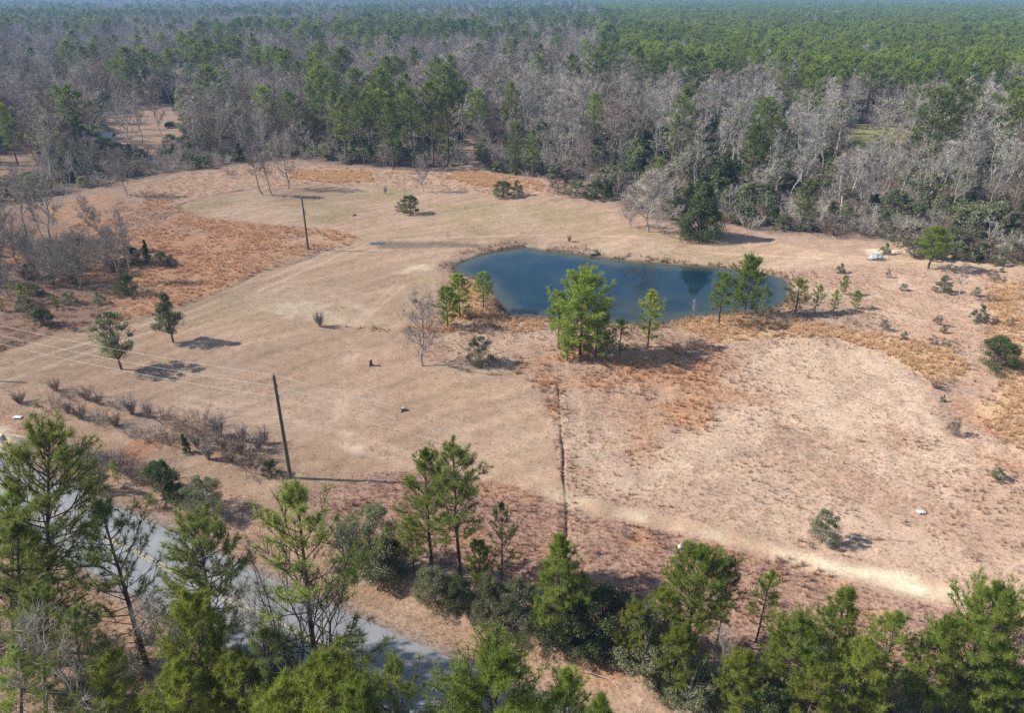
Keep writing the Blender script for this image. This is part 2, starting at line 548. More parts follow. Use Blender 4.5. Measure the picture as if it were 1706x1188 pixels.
def water_mat(name, deep, shallow):
    m, nt, out = new_mat(name)
    nz = noise(nt, .12, 4, .6)
    nb = noise(nt, 2.2, 3, .6)
    c = mixcol(nt, maprange(nt, nz.outputs[0], .42, .68, 0, 1), deep, shallow)
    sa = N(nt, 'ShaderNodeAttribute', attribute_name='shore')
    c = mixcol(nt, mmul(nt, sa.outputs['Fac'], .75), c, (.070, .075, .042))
    p = N(nt, 'ShaderNodeBsdfPrincipled')
    nt.links.new(c, p.inputs['Base Color'])
    nz2 = noise(nt, .07, 3, .6)
    nt.links.new(maprange(nt, nz2.outputs[0], .4, .6, .015, .06), p.inputs['Roughness'])
    p.inputs['IOR'].default_value = 1.33
    bp = N(nt, 'ShaderNodeBump')
    bp.inputs['Strength'].default_value = .05
    bp.inputs['Distance'].default_value = .05
    nt.links.new(nb.outputs[0], bp.inputs['Height'])
    nt.links.new(bp.outputs[0], p.inputs['Normal'])
    nt.links.new(p.outputs[0], out.inputs[0])
    return m


def road_mat():
    m, nt, out = new_mat('asphalt')
    n1, n2 = noise(nt, .35, 4, .6), noise(nt, 22, 2, .6)
    tc = N(nt, 'ShaderNodeTexCoord')
    vo = N(nt, 'ShaderNodeTexVoronoi', feature='DISTANCE_TO_EDGE')
    vo.inputs['Scale'].default_value = .23
    wv = noise(nt, 1.1, 3)
    av = N(nt, 'ShaderNodeVectorMath', operation='ADD')
    nt.links.new(tc.outputs['Object'], av.inputs[0])
    nt.links.new(wv.outputs[1], av.inputs[1])
    nt.links.new(av.outputs[0], vo.inputs['Vector'])
    crack = maprange(nt, vo.outputs['Distance'], 0, .012, .68, 1)
    k = mmul(nt, mmul(nt, maprange(nt, n1.outputs[0], .3, .7, .88, 1.12), maprange(nt, n2.outputs[0], .3, .7, .85, 1.15)), crack)
    c = N(nt, 'ShaderNodeRGB')
    c.outputs[0].default_value = (.195, .198, .205, 1)
    p = N(nt, 'ShaderNodeBsdfPrincipled')
    nt.links.new(vscale(nt, c.outputs[0], k), p.inputs['Base Color'])
    p.inputs['Roughness'].default_value = .75
    nt.links.new(p.outputs[0], out.inputs[0])
    return m


def paint_mat():
    m, nt, out = new_mat('faded_yellow_paint')
    n1 = noise(nt, 6, 4, .7)
    c = mixcol(nt, maprange(nt, n1.outputs[0], .42, .62, 0, 1), (.50, .40, .20), (.24, .22, .18))
    d = N(nt, 'ShaderNodeBsdfDiffuse')
    nt.links.new(c, d.inputs[0])
    nt.links.new(d.outputs[0], out.inputs[0])
    return m


M = dict(
    ground=ground_mat(), tuft=tuft_mat(), road=road_mat(), paint=paint_mat(),
    water=water_mat('pond_water', (.005, .021, .038), (.016, .038, .048)),
    puddle=water_mat('puddle_water', (.04, .045, .045), (.07, .07, .06)),
    needle=leaf_mat('pine_needles', (.205, .275, .042), (.305, .375, .060), .56, .5),
    needle_lime=leaf_mat('young_pine_needles', (.215, .265, .038), (.32, .345, .050), .50, .6),
    needle_dark=leaf_mat('dark_pine_needles', (.170, .218, .050), (.255, .300, .064), .54, .5, (.26, .16, .08)),  # needles of the darker green pines, a few of them dry and brown
    needle_far=leaf_mat('wood_pine_needles', (.130, .172, .044), (.220, .258, .060), .50, .35),
    needle_plant=leaf_mat('plantation_needles', (.175, .245, .038), (.280, .335, .052), .50, .25),
    leaf_grey=leaf_mat('grey_green_leaves', (.155, .180, .080), (.262, .275, .150), .42, 1.2),
    leaf_oak=leaf_mat('olive_leaves', (.105, .125, .055), (.200, .205, .100), .30, 1.6),
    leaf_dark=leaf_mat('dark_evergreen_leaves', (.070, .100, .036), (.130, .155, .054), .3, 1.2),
    leaf_mid=leaf_mat('wood_evergreen_leaves', (.148, .162, .074), (.255, .255, .138), .40, .6),
    leaf_brown=leaf_mat('withered_leaves', (.150, .105, .070), (.220, .150, .095), .25, 1.2),
    bark_pine=bark_mat('pine_bark', (.085, .062, .048), (.17, .125, .10)),
    bark_grey=bark_mat('grey_bark', (.265, .230, .192), (.425, .375, .320), 2.0, .3),
    bark_pale=bark_mat('pale_bark', (.300, .270, .235), (.470, .430, .380), 2.0, .25),
    bark_field=bark_mat('brown_grey_bark', (.20, .17, .145), (.34, .30, .265), 2.0, .3),
    bark_dark=bark_mat('dark_bark', (.085, .07, .062), (.16, .135, .12)),
    twig_brown=bark_mat('brown_twigs', (.185, .135, .105), (.30, .225, .18), 2.0, .3),
    pole=plain_mat('weathered_pole_wood', (.105, .085, .068), .85, 0, 7, .3, .3),
    metal=plain_mat('grey_metal', (.55, .56, .58), .45, .6, 5, .1),
    wire=plain_mat('bare_aluminium_wire', (.60, .57, .52), .5, .2, 5, .1),
    plank=plain_mat('weathered_planks', (.20, .165, .135), .85, 0, 5, .3, .3),
    white=plain_mat('white_plastic', (.54, .53, .51), .6, 0, 3, .1),
    tarp=plain_mat('grey_tarp', (.33, .335, .35), .6, 0, 2, .25, .4),
    car_dark=plain_mat('dark_car_paint', (.025, .028, .035), .3, .2, 3, .05),
    car_white=plain_mat('white_car_paint', (.70, .71, .72), .35, 0, 3, .05),
    glass=plain_mat('car_glass', (.02, .025, .03), .1, 0, 3, .05),
    rubber=plain_mat('tyre_rubber', (.02, .02, .02), .8, 0, 3, .05),
    roofm=plain_mat('pale_metal_roof', (.52, .52, .52), .5, .1, 2, .12),
    sidingm=plain_mat('shed_siding', (.42, .39, .34), .8, 0, 2, .12),
    cut=plain_mat('cut_wood', (.42, .30, .19), .85, 0, 8, .25),
)

# ------------------------------------------------------------------ mesh helpers
class Geo:
    """Collects tubes, slivers and leaves as arrays; build() makes ONE mesh."""
    def __init__(s):
        s.v, s.f3, s.f4, s.n = [], [], [], 0

    def add(s, v, f3=None, f4=None):
        v = np.asarray(v, float).reshape(-1, 3)
        if f3 is not None and len(f3):
            s.f3.append(np.asarray(f3, np.int64).reshape(-1, 3) + s.n)
        if f4 is not None and len(f4):
            s.f4.append(np.asarray(f4, np.int64).reshape(-1, 4) + s.n)
        s.v.append(v)
        s.n += len(v)

    def tube(s, pts, rad, sides=5):
        pts = np.asarray(pts, float)
        rad = np.broadcast_to(np.asarray(rad, float), (len(pts),))
        t = np.gradient(pts, axis=0)
        t /= np.linalg.norm(t, axis=1)[:, None] + 1e-9
        ref = np.array((1.0, 0, 0)) if abs(t[0][2]) > .8 else np.array((0, 0, 1.0))
        a = np.cross(t, ref)
        a /= np.linalg.norm(a, axis=1)[:, None] + 1e-9
        b = np.cross(t, a)
        th = np.arange(sides) * 2 * math.pi / sides
        ring = pts[:, None, :] + rad[:, None, None] * (np.cos(th)[None, :, None] * a[:, None, :] + np.sin(th)[None, :, None] * b[:, None, :])
        k = len(pts)
        i, j = np.meshgrid(np.arange(k - 1), np.arange(sides), indexing='ij')
        j2 = (j + 1) % sides
        f = np.stack([i * sides + j, i * sides + j2, (i + 1) * sides + j2, (i + 1) * sides + j], -1).reshape(-1, 4)
        s.add(ring.reshape(-1, 3), None, f)

    def slivers(s, base, tip, w, rng):
        """Thin triangles from base to tip (twigs, needles, blades)."""
        base, tip = np.asarray(base), np.asarray(tip)
        d = tip - base
        r = rng.normal(size=d.shape)
        side = np.cross(d, r)
        side /= np.linalg.norm(side, axis=1)[:, None] + 1e-9
        w = np.broadcast_to(np.asarray(w, float), (len(base),))[:, None] * .5
        v = np.stack([base - side * w, base + side * w, tip], 1).reshape(-1, 3)
        s.add(v, np.arange(len(v)).reshape(-1, 3))

    def leaves(s, c, size, rng, up=0.3):
        """Diamond leaves round the points c."""
        n = len(c)
        d = rng.normal(size=(n, 3))
        d[:, 2] += up
        d /= np.linalg.norm(d, axis=1)[:, None]
        e = np.cross(d, rng.normal(size=(n, 3)))
        e /= np.linalg.norm(e, axis=1)[:, None]
        sz = (size * rng.uniform(.6, 1.3, n))[:, None]
        v = np.stack([c - d * sz * .5, c + e * sz * .28, c + d * sz * .5, c - e * sz * .28], 1).reshape(-1, 3)
        s.add(v, None, np.arange(len(v)).reshape(-1, 4))

    def box(s, x0, x1, y0, y1, z0, z1):
        v = [(x, y, z) for z in (z0, z1) for y in (y0, y1) for x in (x0, x1)]
        s.add(v, None, [(0, 2, 3, 1), (4, 5, 7, 6), (0, 1, 5, 4), (2, 6, 7, 3), (0, 4, 6, 2), (1, 3, 7, 5)])

    def mesh(s, name, mat):
        me = bpy.data.meshes.new(name)
        v = np.concatenate(s.v) if s.v else np.zeros((0, 3))
        f3 = np.concatenate(s.f3) if s.f3 else np.zeros((0, 3), np.int64)
        f4 = np.concatenate(s.f4) if s.f4 else np.zeros((0, 4), np.int64)
        me.vertices.add(len(v))
        me.vertices.foreach_set('co', v.astype(np.float32).ravel())
        nl = f3.size + f4.size
        me.loops.add(nl)
        me.loops.foreach_set('vertex_index', np.concatenate([f3.ravel(), f4.ravel()]).astype(np.int32))
        me.polygons.add(len(f3) + len(f4))
        st = np.concatenate([np.arange(len(f3)) * 3, f3.size + np.arange(len(f4)) * 4]).astype(np.int32)
        me.polygons.foreach_set('loop_start', st)
        me.update(calc_edges=True)
        me.materials.append(mat)
        return me


def link(name, data, parent=None, loc=None, rz=0.0, sc=None):
    o = bpy.data.objects.new(name, data)
    COL.objects.link(o)
    if parent is not None:
        o.parent = parent
    if loc is not None:
        o.location = loc
    if rz:
        o.rotation_euler = (0, 0, rz)
    if sc is not None:
        o.scale = sc if hasattr(sc, '__len__') else (sc, sc, sc)
    return o


def tag(o, label, cat, group=None):
    o['label'], o['category'] = label, cat
    if group:
        o['group'] = group
    return o


# ------------------------------------------------------------------ plants: prototypes (lists of (part name, mesh), true height)
def unit(v):
    return v / (np.linalg.norm(v, axis=-1, keepdims=True) + 1e-9)


def make_pine(seed, h, base_f, cr, n_br, sub, tuft_n, nl, nw, mat, profile='round', spacing=.34, dead=0, lean=0.03, bark='bark_pine', spread=1.05, full=1.0, tf=.62):
    rng = np.random.default_rng(seed)
    tr, cw = Geo(), Geo()
    k = 9
    tz = np.linspace(0, h, k)
    wob = np.cumsum(rng.normal(0, lean * h / k, (k, 2)), 0)
    wob[0] = 0
    tp = np.column_stack([wob, tz])
    r0 = .013 * h + .015
    tr.tube(tp, r0 * (1 - tz / h * .9) + .008, 7)
    zb = base_f * h
    TB, TD = [], []
    az = rng.uniform(0, 6.28)
    for i in range(n_br):
        t = (i + rng.uniform(0, 1)) / n_br
        t = t ** .9
        z = zb + (h - zb) * t * .985
        if profile == 'round':
            pr = math.sqrt(1 - t ** 1.9) * (.52 + .48 * min(1, t * 2.4))
        elif profile == 'cone':
            pr = (1 - t) ** .62 * (.60 + .40 * min(1, t * 3))
        else:
            pr = (1 - t ** 2.2) * (.55 + .45 * min(1, t * 2))
        L = max(.25, cr * pr * rng.uniform(.62, 1.15))
        az += 2.4 + rng.normal(0, .35)
        el = R(8 + 42 * t) + rng.normal(0, .14)
        o = np.array([np.interp(z, tz, tp[:, 0]), np.interp(z, tz, tp[:, 1]), z])
        d0 = np.array([math.cos(az) * math.cos(el), math.sin(az) * math.cos(el), math.sin(el)])
        u = np.linspace(0, 1, 5)
        bend = rng.uniform(.05, .28)
        pts = o + d0 * (u * L)[:, None] + np.array((0, 0, 1)) * (bend * L * u ** 2)[:, None] + np.cumsum(rng.normal(0, .025 * L, (5, 3)), 0) * u[:, None]
        rb = max(.008, r0 * .32 * (L / cr) ** .7)
        tr.tube(pts, rb * (1 - u * .8), 4 if r0 > .1 else 3)
        d1 = unit(pts[-1] - pts[-2])
        m = max(1, int(L * tf / spacing))
        for q in range(m):
            uu = 1 - q / max(m, 1) * tf
            TB.append([np.interp(uu, u, pts[:, j]) for j in range(3)])
            TD.append(d1 + rng.normal(0, .35, 3) + (0, 0, .25))
        for q in range(sub):
            uu = rng.uniform(.28, .95)
            b0 = np.array([np.interp(uu, u, pts[:, j]) for j in range(3)])
            sgn = 1 if q % 2 else -1
            aa = az + sgn * rng.uniform(.5, 1.1)
            l2 = L * rng.uniform(.22, .42) * (1.15 - uu * .5)
            e2 = el + rng.normal(.1, .22)
            d2 = np.array([math.cos(aa) * math.cos(e2), math.sin(aa) * math.cos(e2), math.sin(e2) + .12])
            p2 = np.array([b0, b0 + d2 * l2 * .55, b0 + d2 * l2 + (0, 0, l2 * .15)])
            tr.tube(p2, np.array([rb * .5, rb * .35, rb * .15]), 3)
            for w in range(max(1, int(l2 / spacing) + 1)):
                f = 1 - w * spacing / max(l2, .01)
                if f < (.1 if tf > .5 else .5):
                    break
                TB.append(b0 + (p2[2] - b0) * f)
                TD.append(d2 + rng.normal(0, .3, 3) + (0, 0, .2))
    TB.append(tp[-1])
    TD.append((0, 0, 1))
    for i in range(dead):
        z = zb * rng.uniform(.35, 1)
        a2 = rng.uniform(0, 6.28)
        L = rng.uniform(.25, .6) * cr
        o = np.array([np.interp(z, tz, tp[:, 0]), np.interp(z, tz, tp[:, 1]), z])
        p = o + np.array([math.cos(a2), math.sin(a2), rng.uniform(-.1, .35)]) * np.array([0, .5, 1.0])[:, None] * L
        tr.tube(p, np.array([.02, .013, .004]), 3)
    TB, TD = np.array(TB, float), unit(np.array(TD, float))
    if full < 1:
        keep = rng.uniform(0, 1, len(TB)) < full
        TB, TD = TB[keep], TD[keep]
    T = len(TB)
    B = np.repeat(TB, tuft_n, 0)
    D = np.repeat(TD, tuft_n, 0)
    dirs = unit(D * (1 - spread * .45) + unit(rng.normal(size=B.shape)) * spread)
    B = B - D * rng.uniform(0, .6, len(B))[:, None] * nl
    ln = nl * rng.uniform(.65, 1.1, len(B))
    cw.slivers(B, B + dirs * ln[:, None], nw, rng)
    return [('trunk', tr.mesh('pine_trunk', M[bark])), ('crown', cw.mesh('pine_crown', M[mat]))], h


def make_bare(seed, h, spread, n1, n2, n3, tw, mat='bark_grey', stems=1, first=.3, up=.9, r_f=.016, twig_len=.9, tipw=None, leafy=None, twig_mat=None, sides=5):
    rng = np.random.default_rng(seed)
    tr, cw = Geo(), Geo()
    bb, tt, wb = [], [], []
    lv = []
    for sidx in range(stems):
        hh = h * (1 if sidx == 0 else rng.uniform(.7, .98))
        k = 8
        u = np.linspace(0, 1, k)
        la = rng.uniform(0, 6.28)
        ln = rng.uniform(.02, .06) if stems == 1 else rng.uniform(.08, .24)
        w = np.cumsum(rng.normal(0, .018 * hh, (k, 2)), 0)
        w[0] = 0
        tp = np.column_stack([w[:, 0] + math.cos(la) * ln * hh * u ** 1.2, w[:, 1] + math.sin(la) * ln * hh * u ** 1.2, u * hh * .93])
        r0 = (r_f * hh + .01) * (1 if stems == 1 else .6)
        tr.tube(tp, r0 * (1 - u * .88), 7 if sides > 4 else 5)
        az = rng.uniform(0, 6.28)
        for i in range(max(3, n1 // stems)):
            t = first + (1 - first) * (i + rng.uniform(0, 1)) / max(3, n1 // stems)
            az += 2.4 + rng.normal(0, .5)
            L = spread * rng.uniform(.6, 1.1) * (1 - (t - first) / (1 - first) * .65)
            el = R(22 + 38 * up) + rng.normal(0, .2) + (t - first) * .3
            d = np.array([math.cos(az) * math.cos(el), math.sin(az) * math.cos(el), math.sin(el)])
            o = np.array([np.interp(t, u, tp[:, j]) for j in range(3)])
            v = np.linspace(0, 1, 5)
            jit = np.cumsum(rng.normal(0, .05 * L, (5, 3)), 0)
            jit[0] = 0
            pts = o + d * (v * L)[:, None] + jit + np.array((0, 0, .18 * L)) * (v ** 2)[:, None]
            rb = max(.012, r0 * .42 * (1 - t * .45))
            tr.tube(pts, rb * (1 - v * .78), sides - 1 if sides > 4 else 3)
            for j in range(n2):
                q = rng.uniform(.2, 1)
                b0 = np.array([np.interp(q, v, pts[:, c]) for c in range(3)])
                l2 = L * rng.uniform(.25, .5) * (1.2 - .6 * q)
                d2 = unit(d * .8 + rng.normal(0, .55, 3) + (0, 0, .25))
                p2 = np.array([b0, b0 + d2 * l2 * .5 + rng.normal(0, .05 * l2, 3), b0 + d2 * l2 + (0, 0, .1 * l2)])
                cw.tube(p2, np.array([rb * .42, rb * .28, rb * .12]), 3)
                qs = rng.uniform(.1, 1, n3)[:, None]
                b3 = np.where(qs < .5, p2[0] + (p2[1] - p2[0]) * qs * 2, p2[1] + (p2[2] - p2[1]) * (qs * 2 - 1))
                d3 = unit(d2 * .75 + rng.normal(0, .55, (n3, 3)) + (0, 0, .3))
                l3 = twig_len * rng.uniform(.4, 1.1, n3)[:, None]
                bb.append(b3)
                tt.append(b3 + d3 * l3)
                if leafy and rng.uniform() < leafy[1]:
                    lv.append(b3 + d3 * l3 * rng.uniform(.3, 1, (n3, 1)))
    cw.slivers(np.concatenate(bb), np.concatenate(tt), tw, rng)
    parts = [('trunk', tr.mesh('bare_trunk', M[mat])), ('crown', cw.mesh('bare_crown', M[twig_mat or mat]))]
    if lv:
        lg = Geo()
        lg.leaves(np.concatenate(lv), leafy[2], rng)
        parts.append(('foliage', lg.mesh('bare_foliage', M[leafy[0]])))
    return parts, h


def make_leafy(seed, h, w, n_cl, per, leaf, mat, trunk_f=.25, bark='bark_dark', shape='round', cl_r=.22, twigs=0, twig_mat='bark_grey', hollow=.35):
    rng = np.random.default_rng(seed)
    tr, cw = Geo(), Geo()
    zb = trunk_f * h
    r0 = .018 * h + .02
    tr.tube(np.array([(0, 0, 0), (rng.normal(0, .02 * h), 0, h * .35), (rng.normal(0, .03 * h), rng.normal(0, .03 * h), h * .8)]), [r0, r0 * .7, r0 * .2], 6)
    P = []
    for i in range(n_cl):
        t = rng.uniform(0, 1)
        z = zb + (h - zb) * (t * .92 + .02)
        if shape == 'cone':
            rad = w * .5 * (1 - t) ** .8 * (.55 + .45 * min(1, t * 5 + .3))
        elif shape == 'dome':
            rad = w * .5 * math.sqrt(max(0.02, 1 - (t * .98) ** 2.4))
        else:
            rad = w * .5 * math.sqrt(max(.03, 1 - (2 * t - .95) ** 2)) if trunk_f > .1 else w * .5 * math.sqrt(max(.03, 1 - t ** 2))
        a, q = rng.uniform(0, 6.28), (hollow + (1 - hollow) * rng.uniform(0, 1) ** .5) * rng.uniform(.8, 1.12)
        c = np.array([math.cos(a) * rad * q, math.sin(a) * rad * q, z])
        R_ = cl_r * w * rng.uniform(.55, 1.25) * (.6 + .4 * (1 - t))
        s0 = np.array((0, 0, max(zb * .7, z - .35 * h)))
        mid = (s0 + c) / 2 + rng.normal(0, .05 * w, 3)
        tr.tube(np.array([s0, mid, c]), [r0 * .4, r0 * .25, r0 * .08], 3)
        m = int(per * rng.uniform(.6, 1.4))
        d = unit(rng.normal(size=(m, 3))) * (R_ * rng.uniform(.25, 1, (m, 1)) ** .6)
        d[:, 2] *= .75
        P.append(c + d)
    P = np.concatenate(P)
    P = P[P[:, 2] > .04 * h]
    cw.leaves(P, leaf, rng)
    if twigs:
        i = rng.integers(0, len(P), twigs)
        b = P[i]
        d = unit(b - np.array((0, 0, h * .3)) + rng.normal(0, .5, b.shape))
        tr.slivers(b - d * leaf * 2, b + d * rng.uniform(.04, .14, (twigs, 1)) * h, leaf * .14, rng)
    return [('trunk', tr.mesh('evergreen_trunk', M[bark])), ('crown', cw.mesh('evergreen_crown', M[mat]))], h


def make_brush(seed, h, w, n, tw, mat, base=.12, branch=4, lean=.5):
    """A leafless many-stemmed shrub: its stems in one mesh, its twigs in another."""
    rng = np.random.default_rng(seed)
    tr, cw = Geo(), Geo()
    bb, tt = [], []
    for i in range(n):
        a = rng.uniform(0, 6.28)
        o = np.array([math.cos(a), math.sin(a), 0]) * rng.uniform(0, base * w)
        l = rng.uniform(.1, 1) ** .7 * lean
        d = np.array([math.cos(a) * l * w / h, math.sin(a) * l * w / h, 1])
        L = h * rng.uniform(.55, 1) / max(1, d[2])
        u = np.linspace(0, 1, 4)
        p = o + d * (u * L)[:, None] + np.cumsum(rng.normal(0, .03 * h, (4, 3)), 0) * u[:, None]
        tr.tube(p, tw * .8 * (1.1 - u), 3)
        q = rng.uniform(.25, 1, branch)[:, None]
        b = o + d * q * L
        dd = unit(unit(d) * .8 + rng.normal(0, .6, (branch, 3)))
        bb.append(b)
        tt.append(b + dd * h * rng.uniform(.08, .30, (branch, 1)))
    cw.slivers(np.concatenate(bb), np.concatenate(tt), tw, rng)
    return [('stems', tr.mesh('brush_stems', M[mat])), ('twigs', cw.mesh('brush_twigs', M[mat]))], h * 1.3


# near pines (by the road), needles drawn one by one
NW = .030
KN = dict(tf=.40, spread=1.15)
PN = [make_pine(101, 13, .28, 2.9, 84, 9, 26, .42, NW, 'needle', 'round', spacing=.34, **KN),
      make_pine(102, 14, .36, 3.4, 66, 9, 25, .42, NW, 'needle_dark', 'round', spacing=.34, dead=8, full=.92, **KN),
      make_pine(103, 12, .14, 3.5, 86, 9, 26, .42, NW, 'needle', 'cone', spacing=.34, **KN),
      make_pine(104, 13, .22, 4.3, 46, 9, 24, .44, NW, 'needle_dark', 'open', spacing=.38, dead=10, full=.75, **KN),
      make_pine(105, 9, .10, 3.1, 70, 8, 28, .42, NW, 'needle_lime', 'round', spacing=.34, **KN),
      make_pine(106, 12, .16, 4.1, 92, 10, 26, .42, NW, 'needle', 'round', spacing=.34, **KN),
      make_pine(107, 10, .26, 2.7, 50, 8, 25, .42, NW, 'needle_lime', 'round', spacing=.34, dead=5, **KN),
      make_pine(108, 13, .24, 3.7, 56, 9, 25, .42, NW, 'needle', 'open', spacing=.36, dead=8, full=.88, **KN)]
# pines round the pond
PM = [make_pine(201, 9, .12, 3.5, 92, 6, 13, .42, .05, 'needle', 'round', spacing=.36),
      make_pine(202, 6, .10, 1.9, 54, 5, 12, .40, .05, 'needle', 'round', spacing=.34),
      make_pine(203, 6, .30, 1.8, 44, 5, 12, .40, .05, 'needle', 'round', spacing=.36),
      make_pine(204, 5, .18, 1.7, 36, 4, 11, .38, .05, 'needle_dark', 'open', spacing=.38, full=.85),
      make_pine(205, 6, .18, 1.7, 38, 4, 12, .40, .05, 'needle_lime', 'open', spacing=.38)]
# pines of the wood
PF = [make_pine(301 + i, 16, bf, cr, nb, 4, 7, .80, .13, mt, pf, spacing=.72, dead=6) for i, (bf, cr, nb, mt, pf) in enumerate(
    [(.45, 3.7, 44, 'needle_far', 'round'), (.30, 3.6, 50, 'needle_far', 'cone'), (.55, 4.0, 40, 'needle_far', 'open'), (.22, 3.8, 56, 'needle_far', 'round'), (.42, 3.4, 44, 'needle_plant', 'round')])]
PP = [make_pine(321 + i, 15, bf, cr, 38, 4, 7, .80, .15, 'needle_plant', pf, spacing=.75, dead=4) for i, (bf, cr, pf) in enumerate([(.58, 3.0, 'round'), (.52, 3.2, 'open'), (.62, 3.1, 'round'), (.48, 3.4, 'round')])]
# leafless trees
TWF = .034
BF = [make_bare(401, 13, 4.6, 14, 6, 15, TWF, 'bark_grey', first=.25, up=.75, twig_len=1.4, sides=4, r_f=.011), make_bare(402, 14, 3.9, 16, 6, 14, TWF, 'bark_grey', first=.35, up=.8, twig_len=1.3, sides=4, r_f=.011),
      make_bare(403, 11, 5.0, 15, 6, 15, TWF, 'bark_grey', stems=2, first=.2, up=.6, twig_len=1.4, sides=4, r_f=.012), make_bare(404, 15, 3.4, 15, 6, 12, TWF, 'bark_pale', first=.35, up=1.0, twig_len=1.2, sides=4, r_f=.011),
      make_bare(405, 12, 4.4, 15, 6, 15, TWF, 'twig_brown', first=.22, up=.7, twig_len=1.3, sides=4, r_f=.011), make_bare(406, 13, 4.2, 13, 6, 13, TWF, 'bark_pale', stems=2, first=.25, up=.9, twig_len=1.2, sides=4, r_f=.012),
      make_bare(407, 12, 4.2, 14, 5, 12, TWF, 'bark_grey', first=.25, up=.7, twig_len=1.2, leafy=('leaf_mid', .4, .32), sides=4, r_f=.011)]
BM = [make_bare(411, 7.5, 4.0, 24, 8, 18, .020, 'bark_field', first=.10, up=.45, twig_len=.9, r_f=.012), make_bare(412, 8, 2.2, 20, 7, 12, .020, 'bark_field', first=.38, up=.6, twig_len=.8, r_f=.012),
      make_bare(413, 6, 4.0, 28, 8, 18, .020, 'bark_grey', first=.08, up=.35, twig_len=.9, r_f=.013), make_bare(414, 5, .9, 10, 4, 6, .02, 'bark_pale', first=.3, twig_len=.5, r_f=.011)]
BN = [make_bare(421, 13, 3.8, 30, 8, 12, .014, 'bark_dark', stems=4, first=.25, up=.85, twig_len=.75, r_f=.012), make_bare(422, 9, 3.2, 22, 7, 12, .013, 'bark_grey', first=.18, up=.6, twig_len=.75, r_f=.011)]
# evergreen trees and shrubs
OAK = [make_leafy(501, 6.6, 4.4, 60, 120, .17, 'leaf_oak', .28, 'bark_dark', 'round', .15), make_leafy(502, 6.3, 3.9, 56, 120, .17, 'leaf_oak', .24, 'bark_dark', 'cone', .17)]
CEDAR = [make_leafy(511, 8, 8.4, 180, 170, .20, 'leaf_dark', .02, 'bark_dark', 'cone', .13, hollow=.45), make_leafy(512, 6, 2.6, 60, 130, .18, 'leaf_dark', .05, 'bark_dark', 'cone', .2)]
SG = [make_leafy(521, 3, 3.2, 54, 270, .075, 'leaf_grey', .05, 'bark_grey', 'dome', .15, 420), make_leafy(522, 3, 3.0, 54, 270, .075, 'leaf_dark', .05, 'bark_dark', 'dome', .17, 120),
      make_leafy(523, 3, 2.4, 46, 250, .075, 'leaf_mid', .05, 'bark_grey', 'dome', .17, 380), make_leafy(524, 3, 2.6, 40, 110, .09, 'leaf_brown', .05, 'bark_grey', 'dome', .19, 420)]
EF = [make_leafy(531, 8, 6.0, 40, 75, .42, 'leaf_mid', .18, 'bark_grey', 'round', .19), make_leafy(532, 9, 5.0, 40, 75, .40, 'leaf_mid', .12, 'bark_grey', 'round', .19),
      make_leafy(533, 6, 6.0, 38, 80, .38, 'leaf_grey', .04, 'bark_dark', 'dome', .19, 60), make_leafy(534, 7, 4.6, 38, 75, .40, 'leaf_dark', .06, 'bark_dark', 'cone', .22)]
BR = [make_brush(541, 1.5, 1.4, 30, .018, 'twig_brown', .14, 34, .5), make_brush(542, 1.5, 1.1, 24, .018, 'bark_field', .10, 32, .45), make_brush(543, 1.5, 2.2, 32, .016, 'twig_brown', .22, 26, .7),
      make_brush(544, 1.5, 1.8, 28, .016, 'bark_field', .2, 26, .65)]
BRF = [make_brush(545, 3, 4.0, 40, .05, 'bark_grey', .3, 10, .6), make_brush(546, 3, 4.0, 40, .05, 'twig_brown', .3, 10, .6)]


def place(name, proto, x, y, h, label, cat, group=None, rz=None, wide=1.0, z=None):
    parts, ph = proto
    s = h / ph
    o = link(name, None, None, (x, y, (gz1(x, y) if z is None else z) - .03), random.uniform(0, 6.28) if rz is None else rz, (s * wide, s * wide, s))
    o.empty_display_size = .3
    tag(o, label, cat, group)
    for pn, me in parts:
        link(pn, me, o)
    return o


# ------------------------------------------------------------------ ground
def axis(a, b, step, far_lo, far_hi):
    c = np.arange(a, b + .01, step)
    lo, hi, g = [], [], step
    v = a
    while v > far_lo:
        g *= 1.22
        v -= g
        lo.append(max(v, far_lo))
    v, g = b, step
    while v < far_hi:
        g *= 1.22
        v += g
        hi.append(min(v, far_hi))
    return np.concatenate([lo[::-1], c, hi])


xs = axis(-95, 95, .42, -5000, 5000)
xs = np.unique(np.concatenate([xs, np.arange(3.2, 5.6, .09)]))
ys = axis(12, 178, .42, -3000, 6000)
GX, GY = np.meshgrid(xs, ys, indexing='ij')
gx, gy = GX.ravel(), GY.ravel()
gzv = gz(gx, gy)
nx, ny = len(xs), len(ys)
I, J = np.meshgrid(np.arange(nx - 1), np.arange(ny - 1), indexing='ij')
q = np.stack([I * ny + J, (I + 1) * ny + J, (I + 1) * ny + J + 1, I * ny + J + 1], -1).reshape(-1, 4)
g = Geo()
g.add(np.column_stack([gx, gy, gzv]), None, q)
gme = g.mesh('ground', M['ground'])
gc, gr = zone(gx, gy)
ca = gme.color_attributes.new('Col', 'FLOAT_COLOR', 'POINT')
ca.data.foreach_set('color', np.column_stack([gc, gr]).astype(np.float32).ravel())
gme.polygons.foreach_set('use_smooth', np.ones(len(gme.polygons), bool))
ground = link('ground', gme)
ground['kind'] = 'structure'


def sheet(name, P, z, mat):
    me = bpy.data.meshes.new(name)
    me.from_pydata([(p[0], p[1], z) for p in P], [], [list(range(len(P)))])
    me.materials.append(mat)
    return me


